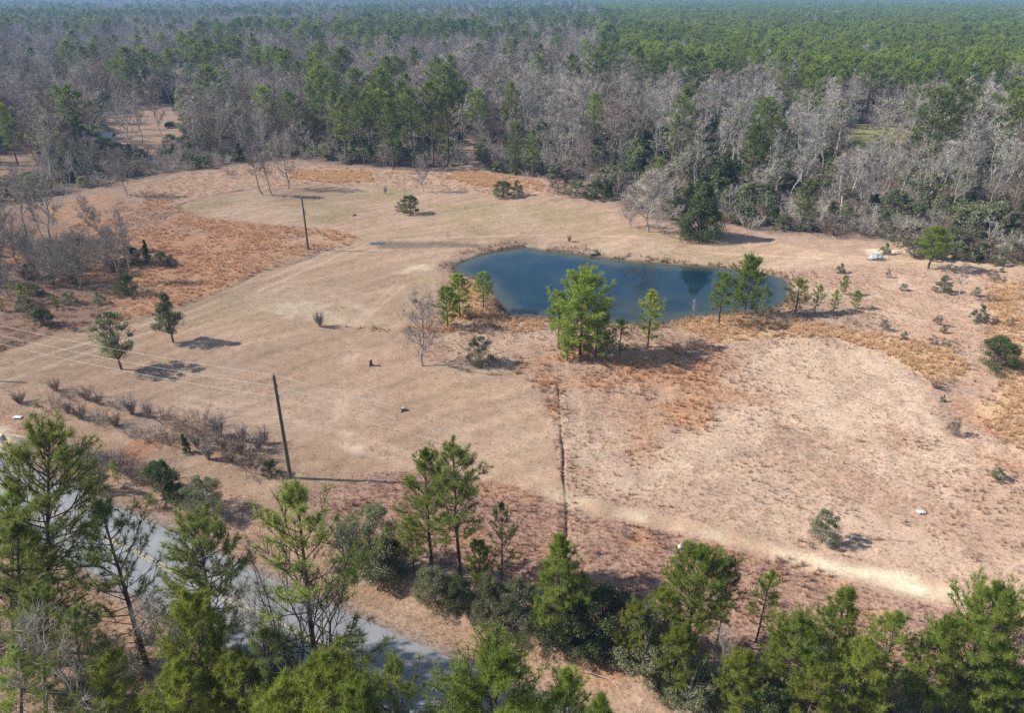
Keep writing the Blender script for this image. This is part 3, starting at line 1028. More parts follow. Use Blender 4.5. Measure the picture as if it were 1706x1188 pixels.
wx, wy = np.arange(POND[:, 0].min() - 2, POND[:, 0].max() + 2, .5), np.arange(POND[:, 1].min() - 2, POND[:, 1].max() + 2, .5)
WX, WY = np.meshgrid(wx, wy, indexing='ij')
wd_ = sdist(WX.ravel(), WY.ravel(), POND)
i_, j_ = np.meshgrid(np.arange(len(wx) - 1), np.arange(len(wy) - 1), indexing='ij')
wq = np.stack([i_ * len(wy) + j_, (i_ + 1) * len(wy) + j_, (i_ + 1) * len(wy) + j_ + 1, i_ * len(wy) + j_ + 1], -1).reshape(-1, 4)
wq = wq[(wd_[wq] > -1.2).all(1)]
g = Geo()
g.add(np.column_stack([WX.ravel(), WY.ravel(), np.full(WX.size, WATER_Z)]), None, wq)
wme = g.mesh('pond_water', M['water'])
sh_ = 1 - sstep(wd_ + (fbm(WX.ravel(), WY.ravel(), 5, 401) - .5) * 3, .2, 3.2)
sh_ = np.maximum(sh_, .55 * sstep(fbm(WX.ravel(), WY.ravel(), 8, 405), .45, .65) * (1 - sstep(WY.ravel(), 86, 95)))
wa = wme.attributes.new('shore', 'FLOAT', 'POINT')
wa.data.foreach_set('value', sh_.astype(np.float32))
o = link('pond_water', wme)
o['kind'] = 'structure'
o['label'] = 'dark blue water of the farm pond with tree reflections'
pc = PUDDLE.mean(0)
o = link('puddle_water', sheet('puddle_water', smooth_closed(PUDDLE, 1), -.004, M['puddle']))
o['kind'] = 'structure'
o['label'] = 'small rain puddle on the wet track'


def strip(name, C, off0, off1, z, mat):
    t = unit(np.gradient(C, axis=0))
    n = np.column_stack([-t[:, 1], t[:, 0]])
    a, b = C + n * off0, C + n * off1
    gm = Geo()
    v = np.concatenate([np.column_stack([a, np.full(len(a), z)]), np.column_stack([b, np.full(len(b), z)])])
    k = len(C)
    gm.add(v, None, [(i, i + 1, k + i + 1, k + i) for i in range(k - 1)])
    return gm.mesh(name, mat)


RC = np.column_stack([np.interp(np.linspace(0, 1, 60), np.linspace(0, 1, len(ROAD_C)), ROAD_C[:, j]) for j in (0, 1)])
o = link('road', strip('road', RC, -ROAD_W, ROAD_W, .05, M['road']))
o['kind'] = 'structure'
for off in (-.17, .07):
    o = link('road_marking', strip('road_marking', RC, off, off + .10, .054, M['paint']))
    o['kind'] = 'structure'

# ------------------------------------------------------------------ scattered stuff
def scatter(name, protos, pts, rot, scl, idx, label, tint=None):
    """One object whose geometry nodes put a copy of one of the protos on every point."""
    me = bpy.data.meshes.new(name)
    n = len(pts)
    me.vertices.add(n)
    me.vertices.foreach_set('co', np.asarray(pts, np.float32).ravel())
    def attr(nm, typ, arr, key):
        a = me.attributes.new(nm, typ, 'POINT')
        a.data.foreach_set(key, arr)
    attr('rot', 'FLOAT_VECTOR', np.asarray(rot, np.float32).ravel(), 'vector')
    attr('scl', 'FLOAT_VECTOR', np.asarray(scl, np.float32).ravel(), 'vector')
    attr('pick', 'INT', np.asarray(idx, np.int32), 'value')
    if tint is not None:
        attr('tint', 'FLOAT_COLOR', np.column_stack([tint, np.ones(n)]).astype(np.float32).ravel(), 'color')
    ng = bpy.data.node_groups.new(name + '_nodes', 'GeometryNodeTree')
    ng.interface.new_socket('Geometry', in_out='INPUT', socket_type='NodeSocketGeometry')
    ng.interface.new_socket('Geometry', in_out='OUTPUT', socket_type='NodeSocketGeometry')
    gi, go = ng.nodes.new('NodeGroupInput'), ng.nodes.new('NodeGroupOutput')
    iop = ng.nodes.new('GeometryNodeInstanceOnPoints')
    gti = ng.nodes.new('GeometryNodeGeometryToInstance')
    for p in protos[::-1]:
        oi = ng.nodes.new('GeometryNodeObjectInfo')
        oi.inputs['Object'].default_value = p
        ng.links.new(oi.outputs['Geometry'], gti.inputs[0])
    def named(nm, dt):
        a = ng.nodes.new('GeometryNodeInputNamedAttribute')
        a.data_type = dt
        a.inputs['Name'].default_value = nm
        return a.outputs['Attribute']
    ng.links.new(gi.outputs[0], iop.inputs['Points'])
    ng.links.new(gti.outputs[0], iop.inputs['Instance'])
    iop.inputs['Pick Instance'].default_value = True
    ng.links.new(named('pick', 'INT'), iop.inputs['Instance Index'])
    e2r = ng.nodes.new('FunctionNodeEulerToRotation')
    ng.links.new(named('rot', 'FLOAT_VECTOR'), e2r.inputs[0])
    ng.links.new(e2r.outputs[0], iop.inputs['Rotation'])
    ng.links.new(named('scl', 'FLOAT_VECTOR'), iop.inputs['Scale'])
    ng.links.new(iop.outputs[0], go.inputs[0])
    o = link(name, me)
    md = o.modifiers.new('scatter', 'NODES')
    md.node_group = ng
    o['kind'] = 'stuff'
    o['label'] = label
    return o


def whole(proto, name):
    """A plant's parts joined into one source mesh, for masses of far plants."""
    parts, h = proto
    g2 = []
    vs, ls, lt, mi, n = [], [], [], [], 0
    me = bpy.data.meshes.new(name)
    for k, (pn, pm) in enumerate(parts):
        v = np.empty(len(pm.vertices) * 3, np.float32)
        pm.vertices.foreach_get('co', v)
        l = np.empty(len(pm.loops), np.int32)
        pm.loops.foreach_get('vertex_index', l)
        t = np.empty(len(pm.polygons), np.int32)
        pm.polygons.foreach_get('loop_total', t)
        vs.append(v)
        ls.append(l + n)
        lt.append(t)
        mi.append(np.full(len(t), k, np.int32))
        n += len(pm.vertices)
        me.materials.append(pm.materials[0])
    v, l, t, mi = np.concatenate(vs), np.concatenate(ls), np.concatenate(lt), np.concatenate(mi)
    me.vertices.add(n)
    me.vertices.foreach_set('co', v)
    me.loops.add(len(l))
    me.loops.foreach_set('vertex_index', l)
    me.polygons.add(len(t))
    me.polygons.foreach_set('loop_start', np.concatenate([[0], np.cumsum(t)[:-1]]).astype(np.int32))
    me.polygons.foreach_set('material_index', mi)
    me.update(calc_edges=True)
    return bpy.data.objects.new(name, me)


def make_tuft(seed, n, spread, w, droop):
    rng = np.random.default_rng(seed)
    gt = Geo()
    a = rng.uniform(0, 6.28, n)
    r = rng.uniform(0, .16, n)
    b = np.column_stack([np.cos(a) * r, np.sin(a) * r, np.full(n, -.04)])
    a2 = a + rng.normal(0, .7, n)
    l = rng.uniform(.1, 1, n) * spread
    hh = rng.uniform(.55, 1, n) * (1 - droop * l)
    tip = b + np.column_stack([np.cos(a2) * l, np.sin(a2) * l, hh])
    gt.slivers(b, tip, w, rng)
    return bpy.data.objects.new('grass_tuft', gt.mesh('grass_tuft', M['tuft']))


TALL = [make_tuft(s, 26, .45, .05, .3) for s in (1, 2, 3)]
LOW = [make_tuft(s, 22, .75, .06, .5) for s in (4, 5, 6)]

dryparts = {k: [] for k in ('tall', 'low')}


def sow(kind, P, dens, hmin, hmax, wide, test=None, bright=1.0, jitter=.22, edge=0.0):
    P = np.asarray(P)
    x0, y0 = P.min(0)
    x1, y1 = P.max(0)
    x0, x1, y0, y1 = max(x0, -75), min(x1, 85), max(y0, 20), min(y1, 185)
    n = int((x1 - x0) * (y1 - y0) * dens)
    x, y = RNG.uniform(x0, x1, n), RNG.uniform(y0, y1, n)
    dep = y * CP + CAM_H * SP
    k = (np.abs(x) < dep * .74 + 3) & (sdist(x, y, P) > edge) & (sdist(x, y, POND) < -.3) & (seg_dist(x, y, ROAD_C) > ROAD_W - .12)
    x, y = x[k], y[k]
    if test is not None:
        k = test(x, y)
        x, y = x[k], y[k]
    for Pd, wd, dp_ in DITCHES:
        k = seg_dist(x, y, Pd) > wd * .9
        x, y = x[k], y[k]
    n = len(x)
    c, _ = zone(x, y)
    c = c * (bright * RNG.uniform(1 - jitter, 1 + jitter, n))[:, None]
    h = RNG.uniform(hmin, hmax, n)
    w = RNG.uniform(.75, 1.25, n) * wide
    dryparts[kind].append((x, y, np.column_stack([w, w, h]), np.clip(c, 0, .9)))


def nz(s, seed, t):
    return lambda x, y: fbm(x, y, s, seed) + RNG.uniform(-.08, .08, len(x)) > t


not_mown = lambda x, y: sdist(x, y, MOWN) < -.2
sow('tall', BROOM, 3.4, .35, .8, .6, nz(4, 181, .38), 1.28, .16)
sow('low', SCRUB, 1.6, .3, .7, .8, not_mown, 1.1)
sow('low', FARFIELD, 1.0, .2, .5, .8, None, 1.1)
sow('low', ROUGH, 9, .08, .24, .30, lambda x, y: (sdist(x, y, MOWN) < -.2) & (fbm(x, y, 3, 131) + RNG.uniform(-.2, .2, len(x)) > .40), 1.32, .22)
sow('tall', ROUGH, 1.7, .3, .65, .42, lambda x, y: (fbm(x, y, 8, 133) > .52) & (sdist(x, y, MOWN) < -.2) & (fbm(x, y, 2.5, 135) > .45), 1.15)
for P in GOLDS:
    sow('tall', P, 6.0, .4, 1.0, .5, nz(3, 187, .34), 1.42, .15)
for P in RUSTS:
    sow('tall', P, 2.6, .5, .95, .55, nz(3, 141, .42), 1.25, .2)
sow('low', REDROUGH, 13, .12, .34, .28, None, 1.35, .25)
sow('tall', REDROUGH, 2.0, .4, .85, .4, nz(4, 151, .5), 1.2, .25)
sow('low', MOWN, 3.2, .04, .11, .30, lambda x, y: fbm(x, y, 2.5, 161) + RNG.uniform(-.2, .2, len(x)) > .45, 1.15, .2)
dband = np.vstack([DITCHES[0][0] + (.75, 0), (DITCHES[0][0] - (.75, 0))[::-1]])
sow('tall', dband, 5, .25, .6, .4, nz(3, 191, .42), 1.25, .2)
verge = np.vstack([RC + (0, 9.5), (RC + (0, 2.4))[::-1]])
sow('low', verge, 16, .05, .16, .22, None, 1.35, .22)
verge2 = np.vstack([RC + (0, -3), (RC + (0, -9))[::-1]])
sow('low', verge2, 8, .1, .3, .3, None, 1.1, .25)
# reeds and dry sedge round the pond
rim = np.concatenate([POND + (POND - POND.mean(0)) * f for f in (.02,)])
hull = smooth_closed(POND + unit(POND - POND.mean(0)) * 2.6, 1)
sow('tall', hull, 5, .35, .8, .45, lambda x, y: (fbm(x, y, 3, 171) > .38) & (y > 82), 1.15, .2)
sow('tall', hull, 4, .4, .9, .5, lambda x, y: (fbm(x, y, 3, 173) > .40) & (y <= 90), 1.1, .25)
for kind, protos, lab in (('tall', TALL, 'tall dry broomsedge grass in rust and gold clumps'), ('low', LOW, 'short dry winter grass covering the fields and verge')):
    D = dryparts[kind]
    x, y = np.concatenate([d[0] for d in D]), np.concatenate([d[1] for d in D])
    s, c = np.concatenate([d[2] for d in D]), np.concatenate([d[3] for d in D])
    n = len(x)
    print('tufts', kind, n)
    rot = np.column_stack([RNG.normal(0, .12, n), RNG.normal(0, .12, n), RNG.uniform(0, 6.28, n)])
    scatter('tall_grass' if kind == 'tall' else 'dry_grass', protos, np.column_stack([x, y, gz(x, y)]), rot, s, RNG.integers(0, len(protos), n), lab, c)

# ------------------------------------------------------------------ the woods
def jgrid(y0, y1, cell):
    Y = np.arange(y0, y1, cell)
    out = []
    for yy in Y:
        half = (yy * CP + CAM_H * SP) * .74 + 14
        X = np.arange(-half - 22, half, cell)
        out.append(np.column_stack([X, np.full(len(X), yy)]))
    p = np.concatenate(out)
    return p + RNG.uniform(-.48, .48, p.shape) * cell


bands = [(95, 300, 5.0), (300, 640, 6.2), (640, 1250, 8.6), (1250, 2600, 13.0)]
wp = np.concatenate([jgrid(*b) for b in bands])
x, y = wp[:, 0], wp[:, 1]
dF = -sdist(x, y, FIELD)
keep = dF > 1.2
for P in CLEARINGS:
    keep &= sdist(x, y, P) < 0
x, y, dF = x[keep], y[keep], dF[keep]
u_, v_ = pix(x, y)
n = len(x)
r = RNG.uniform(0, 1, n)
n1 = fbm(x, y * .55, 55, 201)
n2 = fbm(x, y, 28, 205)
plant = inside(x, y, PLANTATION)
n3 = fbm(x, y, 34, 209)
clump = np.exp(-((u_ - 660) / 110) ** 2 - ((v_ - 245) / 35) ** 2)
pp = np.where(u_ < 450, .03 + .45 * sstep(n3, .61, .69), np.where(u_ < 1010, .05 + .40 * sstep(n3, .61, .69), .05 + .35 * sstep(n3, .6, .68)))
pp = np.maximum(pp, .62 * clump)
pp = np.where((u_ > 860) & (v_ > 190), np.minimum(pp, .07), pp)
pp = np.where((u_ > 430) & (u_ < 1100) & (v_ < 105), np.maximum(pp, .08 + .50 * sstep(n1, .52, .64) * sstep(u_, 430, 700)), pp)
pp = np.where((u_ < 520) & (v_ < 70), .03 + .72 * sstep(fbm(x * .35, y, 90, 231), .60, .66), pp)
pp = np.where((u_ > 1000) & (v_ < 130), .84, pp)
pp = np.where(plant, .93 - .5 * sstep(fbm(x, y, 40, 213), .60, .68), pp)
pe = np.where(u_ > 1000, .38, .26) * (.5 + sstep(n2, .4, .6))
pe = np.where(plant, .02, pe)
edge = dF < 9
pe = np.where(edge & (dF < 6), .55, pe)
pp = np.where(edge, pp * .55, pp)
pe = np.where(y > 420, pe * .35, pe)
kind = np.where(r < pp, 0, np.where(r < pp + pe, 2, 1))   # 0 pine, 1 leafless, 2 evergreen
big = (1 + .35 * sstep(y, 600, 1600)) * RNG.uniform(.82, 1.3, n) * np.where(kind == 1, 1.28, np.where(plant, 1.0, 1.15))
gap = (fbm(x, y, 16, 221) > .66) & (y > 150)
big = np.where(gap, 0, big)
h = np.where(kind == 0, RNG.uniform(13, 18.5, n), np.where(kind == 1, RNG.uniform(8.5, 14.5, n), RNG.uniform(4.5, 9, n)))
h = np.where(plant & (kind == 0), RNG.uniform(11.5, 16.5, n), h)
h = h * (.82 + .36 * fbm(x, y, 45, 217))
h = np.where(kind != 0, h * (.52 + .48 * sstep(dF, 0, 28)), h * (.72 + .28 * sstep(dF, 0, 22)))
h = np.where(edge & (kind != 2), h * RNG.uniform(.75, 1.0, n), h)
h = np.where((kind == 2) & (dF < 6), RNG.uniform(2.5, 5.5, n), h)
# low growth before the clearings, so that they stay in view
def cap_view(ulo, uhi, vlo, vhi, row):
    global h
    m = (u_ > ulo) & (u_ < uhi) & (v_ > vlo) & (v_ < vhi)
    b = (594 - (row + RNG.uniform(-4, 16, n))) / FPX
    lim = CAM_H + y * (-SP + b * CP) / (CP + b * SP)
    h = np.where(m & (h > lim), np.maximum(lim, 1.5), h)
    return m
tall_ok = (RNG.uniform(0, 1, n) < .16) & (kind == 1)
hs = h.copy()
m = cap_view(140, 335, 255, 330, 238) | cap_view(1400, 1515, 240, 340, 238) | cap_view(768, 796, 270, 330, 262) | cap_view(-60, 62, 285, 380, 282)
h = np.where(tall_ok & m, hs, h)
m = m | cap_view(266, 314, 214, 300, 222)
kind = np.where(m & (h < 4.5) & (kind == 0), 2, kind)
keep = ~(m & (h < 2.0)) & (big > 0)
x, y, u_, v_, dF, kind, h, plant, big, edge = (a[keep] for a in (x, y, u_, v_, dF, kind, h, plant, big, edge))
n = len(x)
z = gz(x, y)
topu, topv = pix(x, y, h)
vis = (u_ > -15) & (u_ < 1721) & (topv < 1188)
score = np.where(vis, np.hypot(x, y), 1e6)
protos = {0: PF, 1: BF, 2: EF}
pick = np.where(kind == 0, np.where(plant, RNG.integers(0, 4, n) + 10, RNG.choice([0, 1, 2, 3, 4], n, p=[.25, .2, .2, .2, .15])),
                np.where(kind == 1, np.where(u_ > 1050, RNG.choice(7, n, p=[.10, .10, .14, .24, .08, .22, .12]), RNG.choice(7, n, p=[.26, .22, .2, .06, .15, .05, .06])), RNG.integers(0, 4, n)))


LANDMARKS = [(40, 'leftmost scrub trees'), (110, 'the tall scrub tree'), (172, 'the shed'), (232, 'dark clearing tree'), (292, 'the dark car'), (360, 'the white car'),
             (450, 'three field trees'), (512, 'far utility pole'), (580, 'the puddle'), (645, 'thin lone shrub'), (690, 'dry stemmed shrub'), (748, 'the leafless sapling'),
             (795, 'the wood gap'), (848, 'wide dark shrub'), (925, 'brown shrub mass'), (985, 'the dock'), (1080, 'broad pale tree'), (1166, 'the dark cedar'),
             (1240, 'tallest pondside pine'), (1322, 'right water tip'), (1404, 'dry bank pines'), (1459, 'the grey tarp'), (1546, 'flat lone pine'), (1628, 'golden grass shrub'), (1690, 'right edge shrub')]


def where_words(i):
    lm = min(LANDMARKS, key=lambda q: abs(q[0] - u_[i]))[1]
    if plant[i]:
        return 'in pine stand beyond ' + lm, 'pines of the dense pine stand'
    rank = 'at wood edge beyond ' if dF[i] < 6 else ('behind wood edge beyond ' if dF[i] < 16 else ('deep in wood beyond ' if dF[i] < 34 else 'far back beyond '))
    reg = 'beyond the orange grass' if u_[i] < 420 else ('behind the far field' if u_[i] < 830 else 'behind the pond')
    return rank + lm, 'trees of the wood ' + reg


NAMES = {0: ('pine_tree', 'pine tree'), 1: ('bare_tree', 'bare tree'), 2: ('evergreen_tree', 'evergreen tree')}
LOOK = {0: ['tall round crowned pine', 'tall pointed pine', 'tall flat crowned pine', 'full low branched pine', 'tall bright green pine'],
        1: ['spreading grey leafless tree', 'tall slim grey leafless tree', 'low forked grey leafless tree', 'slender whitish leafless tree', 'brownish leafless tree', 'pale forked leafless tree', 'green clumped leafless tree'],
        2: ['rounded olive green evergreen tree', 'taller oval olive green evergreen tree', 'low grey-green evergreen', 'dark pointed evergreen tree']}
single = np.zeros(n, bool)
for kd, lim in ((0, 240), (1, 250), (2, 230)):
    ids = np.where((kind == kd) & vis & (h > 2.2))[0]
    ids = ids[np.argsort(score[ids])][:lim]
    single[ids] = True
    for i in ids:
        w, gname = where_words(i)
        pk = int(pick[i])
        pr = PP[pk - 10] if pk >= 10 else protos[kd][pk]
        look = LOOK[kd][pk] if pk < 10 else 'straight bright pine'
        nm, cat = NAMES[kd]
        place(nm, pr, float(x[i]), float(y[i]), float(h[i]), look + ' ' + w, cat, gname, wide=float(big[i]), z=float(z[i]))
SRC = {0: [whole(p, 'wood_pine') for p in PF + PP], 1: [whole(p, 'wood_bare_tree') for p in BF], 2: [whole(p, 'wood_evergreen') for p in EF]}
HT = {0: np.array([p[1] for p in PF + PP]), 1: np.array([p[1] for p in BF]), 2: np.array([p[1] for p in EF])}
for kd, nm, lab in ((0, 'pine_forest', 'green pines of the wood that runs to the horizon'), (1, 'bare_forest', 'grey leafless trees of the wood that runs to the horizon'), (2, 'evergreen_forest', 'olive and grey-green evergreens among the leafless trees')):
    ids = np.where((kind == kd) & ~single)[0]
    pk = pick[ids]
    if kd == 0:
        pk = np.where(pk >= 10, pk - 10 + len(PF), pk)
    s = h[ids] / HT[kd][pk]
    k = len(ids)
    print(nm, k)
    scatter(nm, SRC[kd], np.column_stack([x[ids], y[ids], z[ids]]), np.column_stack([np.zeros(k), np.zeros(k), RNG.uniform(0, 6.28, k)]),
            np.column_stack([s * big[ids] * RNG.uniform(.9, 1.2, k), s * big[ids] * RNG.uniform(.9, 1.2, k), s]), pk, lab)
# brush under the trees
bp_ = np.concatenate([jgrid(95, 260, 3.2), jgrid(260, 420, 6.0)])
d = -sdist(bp_[:, 0], bp_[:, 1], FIELD)
k = d > .3
for P in CLEARINGS:
    k &= sdist(bp_[:, 0], bp_[:, 1], P) < 0
bp_ = bp_[k]
k = len(bp_)
usrc = [whole(p, 'wood_brush') for p in BRF] + [whole(p, 'wood_bush') for p in (EF[2], EF[3])]
uh = np.array([3, 3, 6, 7])
pk = RNG.choice(4, k, p=[.40, .25, .22, .13])
s = RNG.uniform(1.2, 3.2, k) / uh[pk]
scatter('undergrowth', usrc, np.column_stack([bp_, gz(bp_[:, 0], bp_[:, 1])]), np.column_stack([np.zeros(k), np.zeros(k), RNG.uniform(0, 6.28, k)]),
        np.column_stack([s * 1.3, s * 1.3, s]), pk, 'tangled brush and low evergreens under the trees')

# ------------------------------------------------------------------ plants that stand by themselves
def by_px(name, proto, px, py, top, label, cat, group=None, wide=1.0, rz=None):
    X, Y = at(px, py)
    return place(name, proto, X, Y, height_at(Y, top), label, cat, group, rz, wide)


def by_top(name, proto, px, py, Y, label, cat, group=None, wide=1.0, rz=None, foot=None):
    """A tree whose top shows at (px, py); with foot, its trunk leans so that it stands at column foot."""
    X, Y, H_ = top_at(px, py, Y)
    if foot is None:
        return place(name, proto, X, Y, H_, label, cat, group, rz, wide)
    X0 = (foot - 853) / FPX * (Y * CP + CAM_H * SP)
    o = place(name, proto, X0, Y, math.hypot(H_, X - X0), label, cat, group, rz, wide)
    q = Quaternion((0, 1, 0), math.atan2(X - X0, H_)) @ Quaternion((0, 0, 1), o.rotation_euler.z)
    o.rotation_euler = q.to_euler()
    return o


T = 'pine tree'
near = [  # crown top (px, py), column of the foot, distance, source, width, label
    (78, 722, 75, 31, 1, .88, 'tall dark pine at the left edge beside the road'),
    (8, 800, 20, 32, 7, .85, 'dark pine leftmost of all, cut by the left edge'),
    (20, 872, 40, 29, 3, 1.0, 'open limbed dark pine under the leftmost pine'),
    (165, 832, 250, 30, 3, 1.0, 'sparse pine with wide bare limbs before the road'),
    (330, 862, 375, 28.5, 1, .95, 'dark forked pine with tufted crown over the road'),
    (485, 798, 535, 26.5, 3, .9, 'tallest open pine with yellow-green top beside the grey forked tree'),
    (318, 998, 350, 25.5, 4, .62, 'bright lime green pine before the dark forked pine'),
    (392, 1106, 420, 24, 4, .85, 'low lime green pine at the lower edge below the grey forked tree'),
    (300, 1120, 320, 23.5, 4, .9, 'lime green pine tip left of the low one at the lower edge'),
    (186, 1092, 205, 25.5, 4, .7, 'small lime green pine top standing in dark brush'),
    (60, 985, 75, 27, 1, .9, 'dark pine in the brush under the leftmost pines'),
    (120, 1010, 145, 26, 3, .8, 'half bare pine leaning over dark brush'),
    (30, 1060, 40, 26, 7, 1.0, 'green pine low at the left edge'),
    (545, 1120, 560, 22, 4, 1.0, 'yellow-green pine top at the lower edge left of the road end'),
    (655, 1098, 665, 21.5, 3, .9, 'sparse pine with drooping tufts over the road end'),
    (475, 1146, 490, 22, 4, .8, 'yellow-green pine top at the lower edge under the grey forked tree'),
    (818, 1096, 818, 20.5, 5, .9, 'dense rounded bright pine at the lower edge by the road end'),
    (935, 1114, 935, 20.5, 7, .75, 'narrow open pine right of the dense rounded pine'),
    (1005, 1160, 1005, 19.5, 2, .6, 'small pine tip at the lower edge near the verge'),
    (598, 1146, 610, 20.5, 0, .8, 'pine tip showing at the lower edge before the road'),
    (440, 1040, 450, 24.5, 3, .8, 'half hidden pine at the foot of the grey forked tree')]
for px, py, ft, Y, k, wd, lab in near:
    by_top('pine_tree', PN[k], px, py, Y, lab, T, 'pines on the near side of the road', wd, foot=ft)
by_top('bare_tree', BN[0], 500, 850, 27.0, 'dark leafless tree with many forked stems before the road', 'bare tree', None, 1.0, foot=515)
by_top('bare_tree', BN[1], 250, 985, 26.0, 'grey leafless tree tangled in brush before the road', 'bare tree', None, .9)
by_top('bare_tree', BN[1], 60, 1010, 25.0, 'grey leafless tree deep in brush at the left edge', 'bare tree', None, 1.0)
by_top('bare_tree', BN[1], 430, 960, 25.5, 'leafless grey tree left of the dark forked stems', 'bare tree', None, .8)

mid = [  # base (px, py), top row, source, width, label
    (716, 962, 750, 7, .95, 'tall pine with a bare lower trunk, left of the pair by the red grass'),
    (768, 972, 754, 1, 1.05, 'tall pine with a dense top, right of the pair by the red grass'),
    (690, 955, 862, 6, 1.0, 'yellow-green young pine at the foot of the tall pair'),
    (836, 985, 836, 3, .7, 'dark pine with brown tufts right of the tall pair'),
    (800, 990, 905, 4, .8, 'light green young pine between the tall pair and the bright pine'),
    (928, 1068, 892, 2, 1.0, 'bright green bushy pine beside the deep shade'),
    (965, 1075, 955, 7, .8, 'thin pine at the edge of the deep shade'),
    (1142, 1098, 925, 5, .95, 'broad bright pine left in the right hand clump'),
    (1192, 1080, 937, 1, .75, 'dark topped pine beside the broad bright pine'),
    (1258, 1072, 950, 7, .8, 'thin pine with bare lower trunk standing in red grass'),
    (1090, 1105, 985, 6, .9, 'yellowish young pine below the broad bright pine'),
    (1292, 1185, 1035, 5, .95, 'dense green pine in front of the thin pine'),
    (1368, 1150, 984, 2, 1.0, 'full green pine in the middle of the right hand clump'),
    (1446, 1205, 1022, 7, 1.0, 'leaning trunked pine left of the tallest right hand pine'),
    (1568, 1215, 988, 5, .82, 'tallest broad pine of the right hand clump'),
    (1618, 1180, 1030, 1, .8, 'dark pine shaded behind the tallest right hand pine'),
    (1510, 1225, 1040, 0, .8, 'green pine filling the gap beside the tallest right hand pine'),
    (1400, 1230, 1085, 4, .9, 'light green young pine low in the right hand clump'),
    (1335, 1235, 1110, 4, .9, 'yellow-green young pine at the lower edge of the right hand clump'),
    (1695, 1235, 1062, 2, .8, 'green pine cut by the right edge of the photo'),
    (1120, 1160, 1048, 4, .9, 'lime green young pine under the broad bright pine'),
    (1215, 1200, 1090, 4, .9, 'lime green young pine left of the dense green pine'),
    (1050, 1120, 1010, 6, .9, 'yellow-green young pine at the right of the deep shade'),
    (1240, 1190, 1128, 4, .9, 'small yellow-green pine seedling at the lower edge'),
    (1650, 1260, 1120, 7, .8, 'thin pine at the lower right corner')]
for px, py, tp_, k, wd, lab in mid:
    by_px('pine_tree', PN[k], px, py, tp_, lab, T, 'pines beyond the road', wd)

pondside = [
    (966, 592, 460, 0, 1.25, 'largest full pine on the near bank of the pond'),
    (931, 582, 492, 2, 1.0, 'slim pine against the left of the largest pond pine'),
    (992, 598, 520, 1, 1.35, 'low branched pine at the foot of the largest pond pine'),
    (945, 600, 548, 1, 1.3, 'bushy young pine left at the foot of the largest pond pine'),
    (1010, 604, 560, 3, 1.3, 'small bushy pine right at the foot of the largest pond pine'),
    (1032, 592, 533, 3, 1.1, 'small dark open pine between the two bright pond pines'),
    (1078, 578, 487, 4, 1.3, 'open leaning pine right of the largest pond pine'),
    (746, 545, 480, 1, 1.3, 'bushy pine leftmost of the three at the pond corner'),
    (766, 528, 459, 1, 1.2, 'taller pine in the middle of three at the pond corner'),
    (805, 513, 455, 2, 1.2, 'pine with bare trunk at the water, right of the three at the corner'),
    (1197, 541, 458, 2, 1.1, 'slim pine with a thin dark trunk at the right end of the pond'),
    (1240, 522, 430, 0, .95, 'tallest pine at the right end of the pond'),
    (1222, 528, 482, 4, 1.1, 'lime green small pine under the tallest right end pine'),
    (1267, 532, 476, 3, 1.0, 'small dark pine right of the tallest right end pine'),
    (1324, 521, 466, 3, 1.5, 'spreading small pine at the right tip of the water'),
    (1357, 519, 474, 4, 1.1, 'thin yellowish pine right of the water tip'),
    (1388, 518, 482, 4, 1.3, 'leaning yellow-green young pine on the dry bank'),
    (1404, 490, 460, 1, 1.0, 'small pine standing behind the leaning young pine'),
    (1424, 513, 484, 1, 1.2, 'dense small pine rightmost on the dry bank'),
    (1546, 448, 381, 2, 1.6, 'flat topped lone pine by the sandy track at the right')]
for px, py, tp_, k, wd, lab in pondside:
    by_px('pine_tree', PM[k], px, py, tp_, lab, T, 'pines round the pond', wd)

by_px('evergreen_tree', OAK[0], 203, 617, 520, 'olive leaved tree on a thin trunk, the nearer of the two in the mown field', 'evergreen tree', None)
by_px('evergreen_tree', OAK[1], 289, 572, 487, 'olive leaved tree on a thin trunk, the farther of the two in the mown field', 'evergreen tree', None)
by_px('cedar_tree', CEDAR[0], 1166, 396, 302, 'large dark broad cedar on the far bank', 'cedar tree', None, .95)
by_px('bare_tree', BM[0], 704, 610, 498, 'lone leafless tree standing before the pond', 'bare tree', None, 1.0)
by_px('bare_tree', BM[2], 1081, 386, 290, 'broad pale leafless tree beside the dark cedar', 'bare tree', None, 1.1)
by_px('bare_tree', BM[0], 1052, 378, 330, 'low brown leafless tree left of the broad pale one', 'bare tree', None, 1.2)
by_px('bare_tree', BM[3], 748, 411, 377, 'leafless sapling beside the wet track', 'bare tree', None, 1.2)
by_px('bare_tree', BM[3], 1155, 526, 493, 'thin white leafless sapling at the water edge', 'bare tree', None)
by_px('bare_tree', BM[1], 438, 325, 245, 'leafless tree left of three in the far field', 'bare tree', None, 1.3)
by_px('bare_tree', BM[1], 455, 327, 255, 'leafless tree in the middle of three in the far field', 'bare tree', None, 1.2)
by_px('bare_tree', BM[0], 481, 314, 225, 'leafless tree right of three in the far field', 'bare tree', None, .95)
by_px('bare_tree', BM[0], 212, 326, 250, 'spreading leafless tree with ivy at its foot by the orange grass', 'bare tree', None, 1.0)
by_px('bare_tree', BM[0], 706, 319, 262, 'small grey leafless tree casting a shadow in the far field', 'bare tree', None, .9)
by_px('bare_tree', BM[3], 677, 350, 290, 'bare stick of a dead tree in a dark shrub', 'bare tree', None, .6)
by_px('bare_tree', BM[1], 1592, 502, 440, 'thin pale half leafless tree in the rough at the right', 'bare tree', None)
by_px('bare_tree', BM[3], 1376, 895, 800, 'tall dead stem rising from a grey-green shrub beside the track', 'bare tree', None, .5)
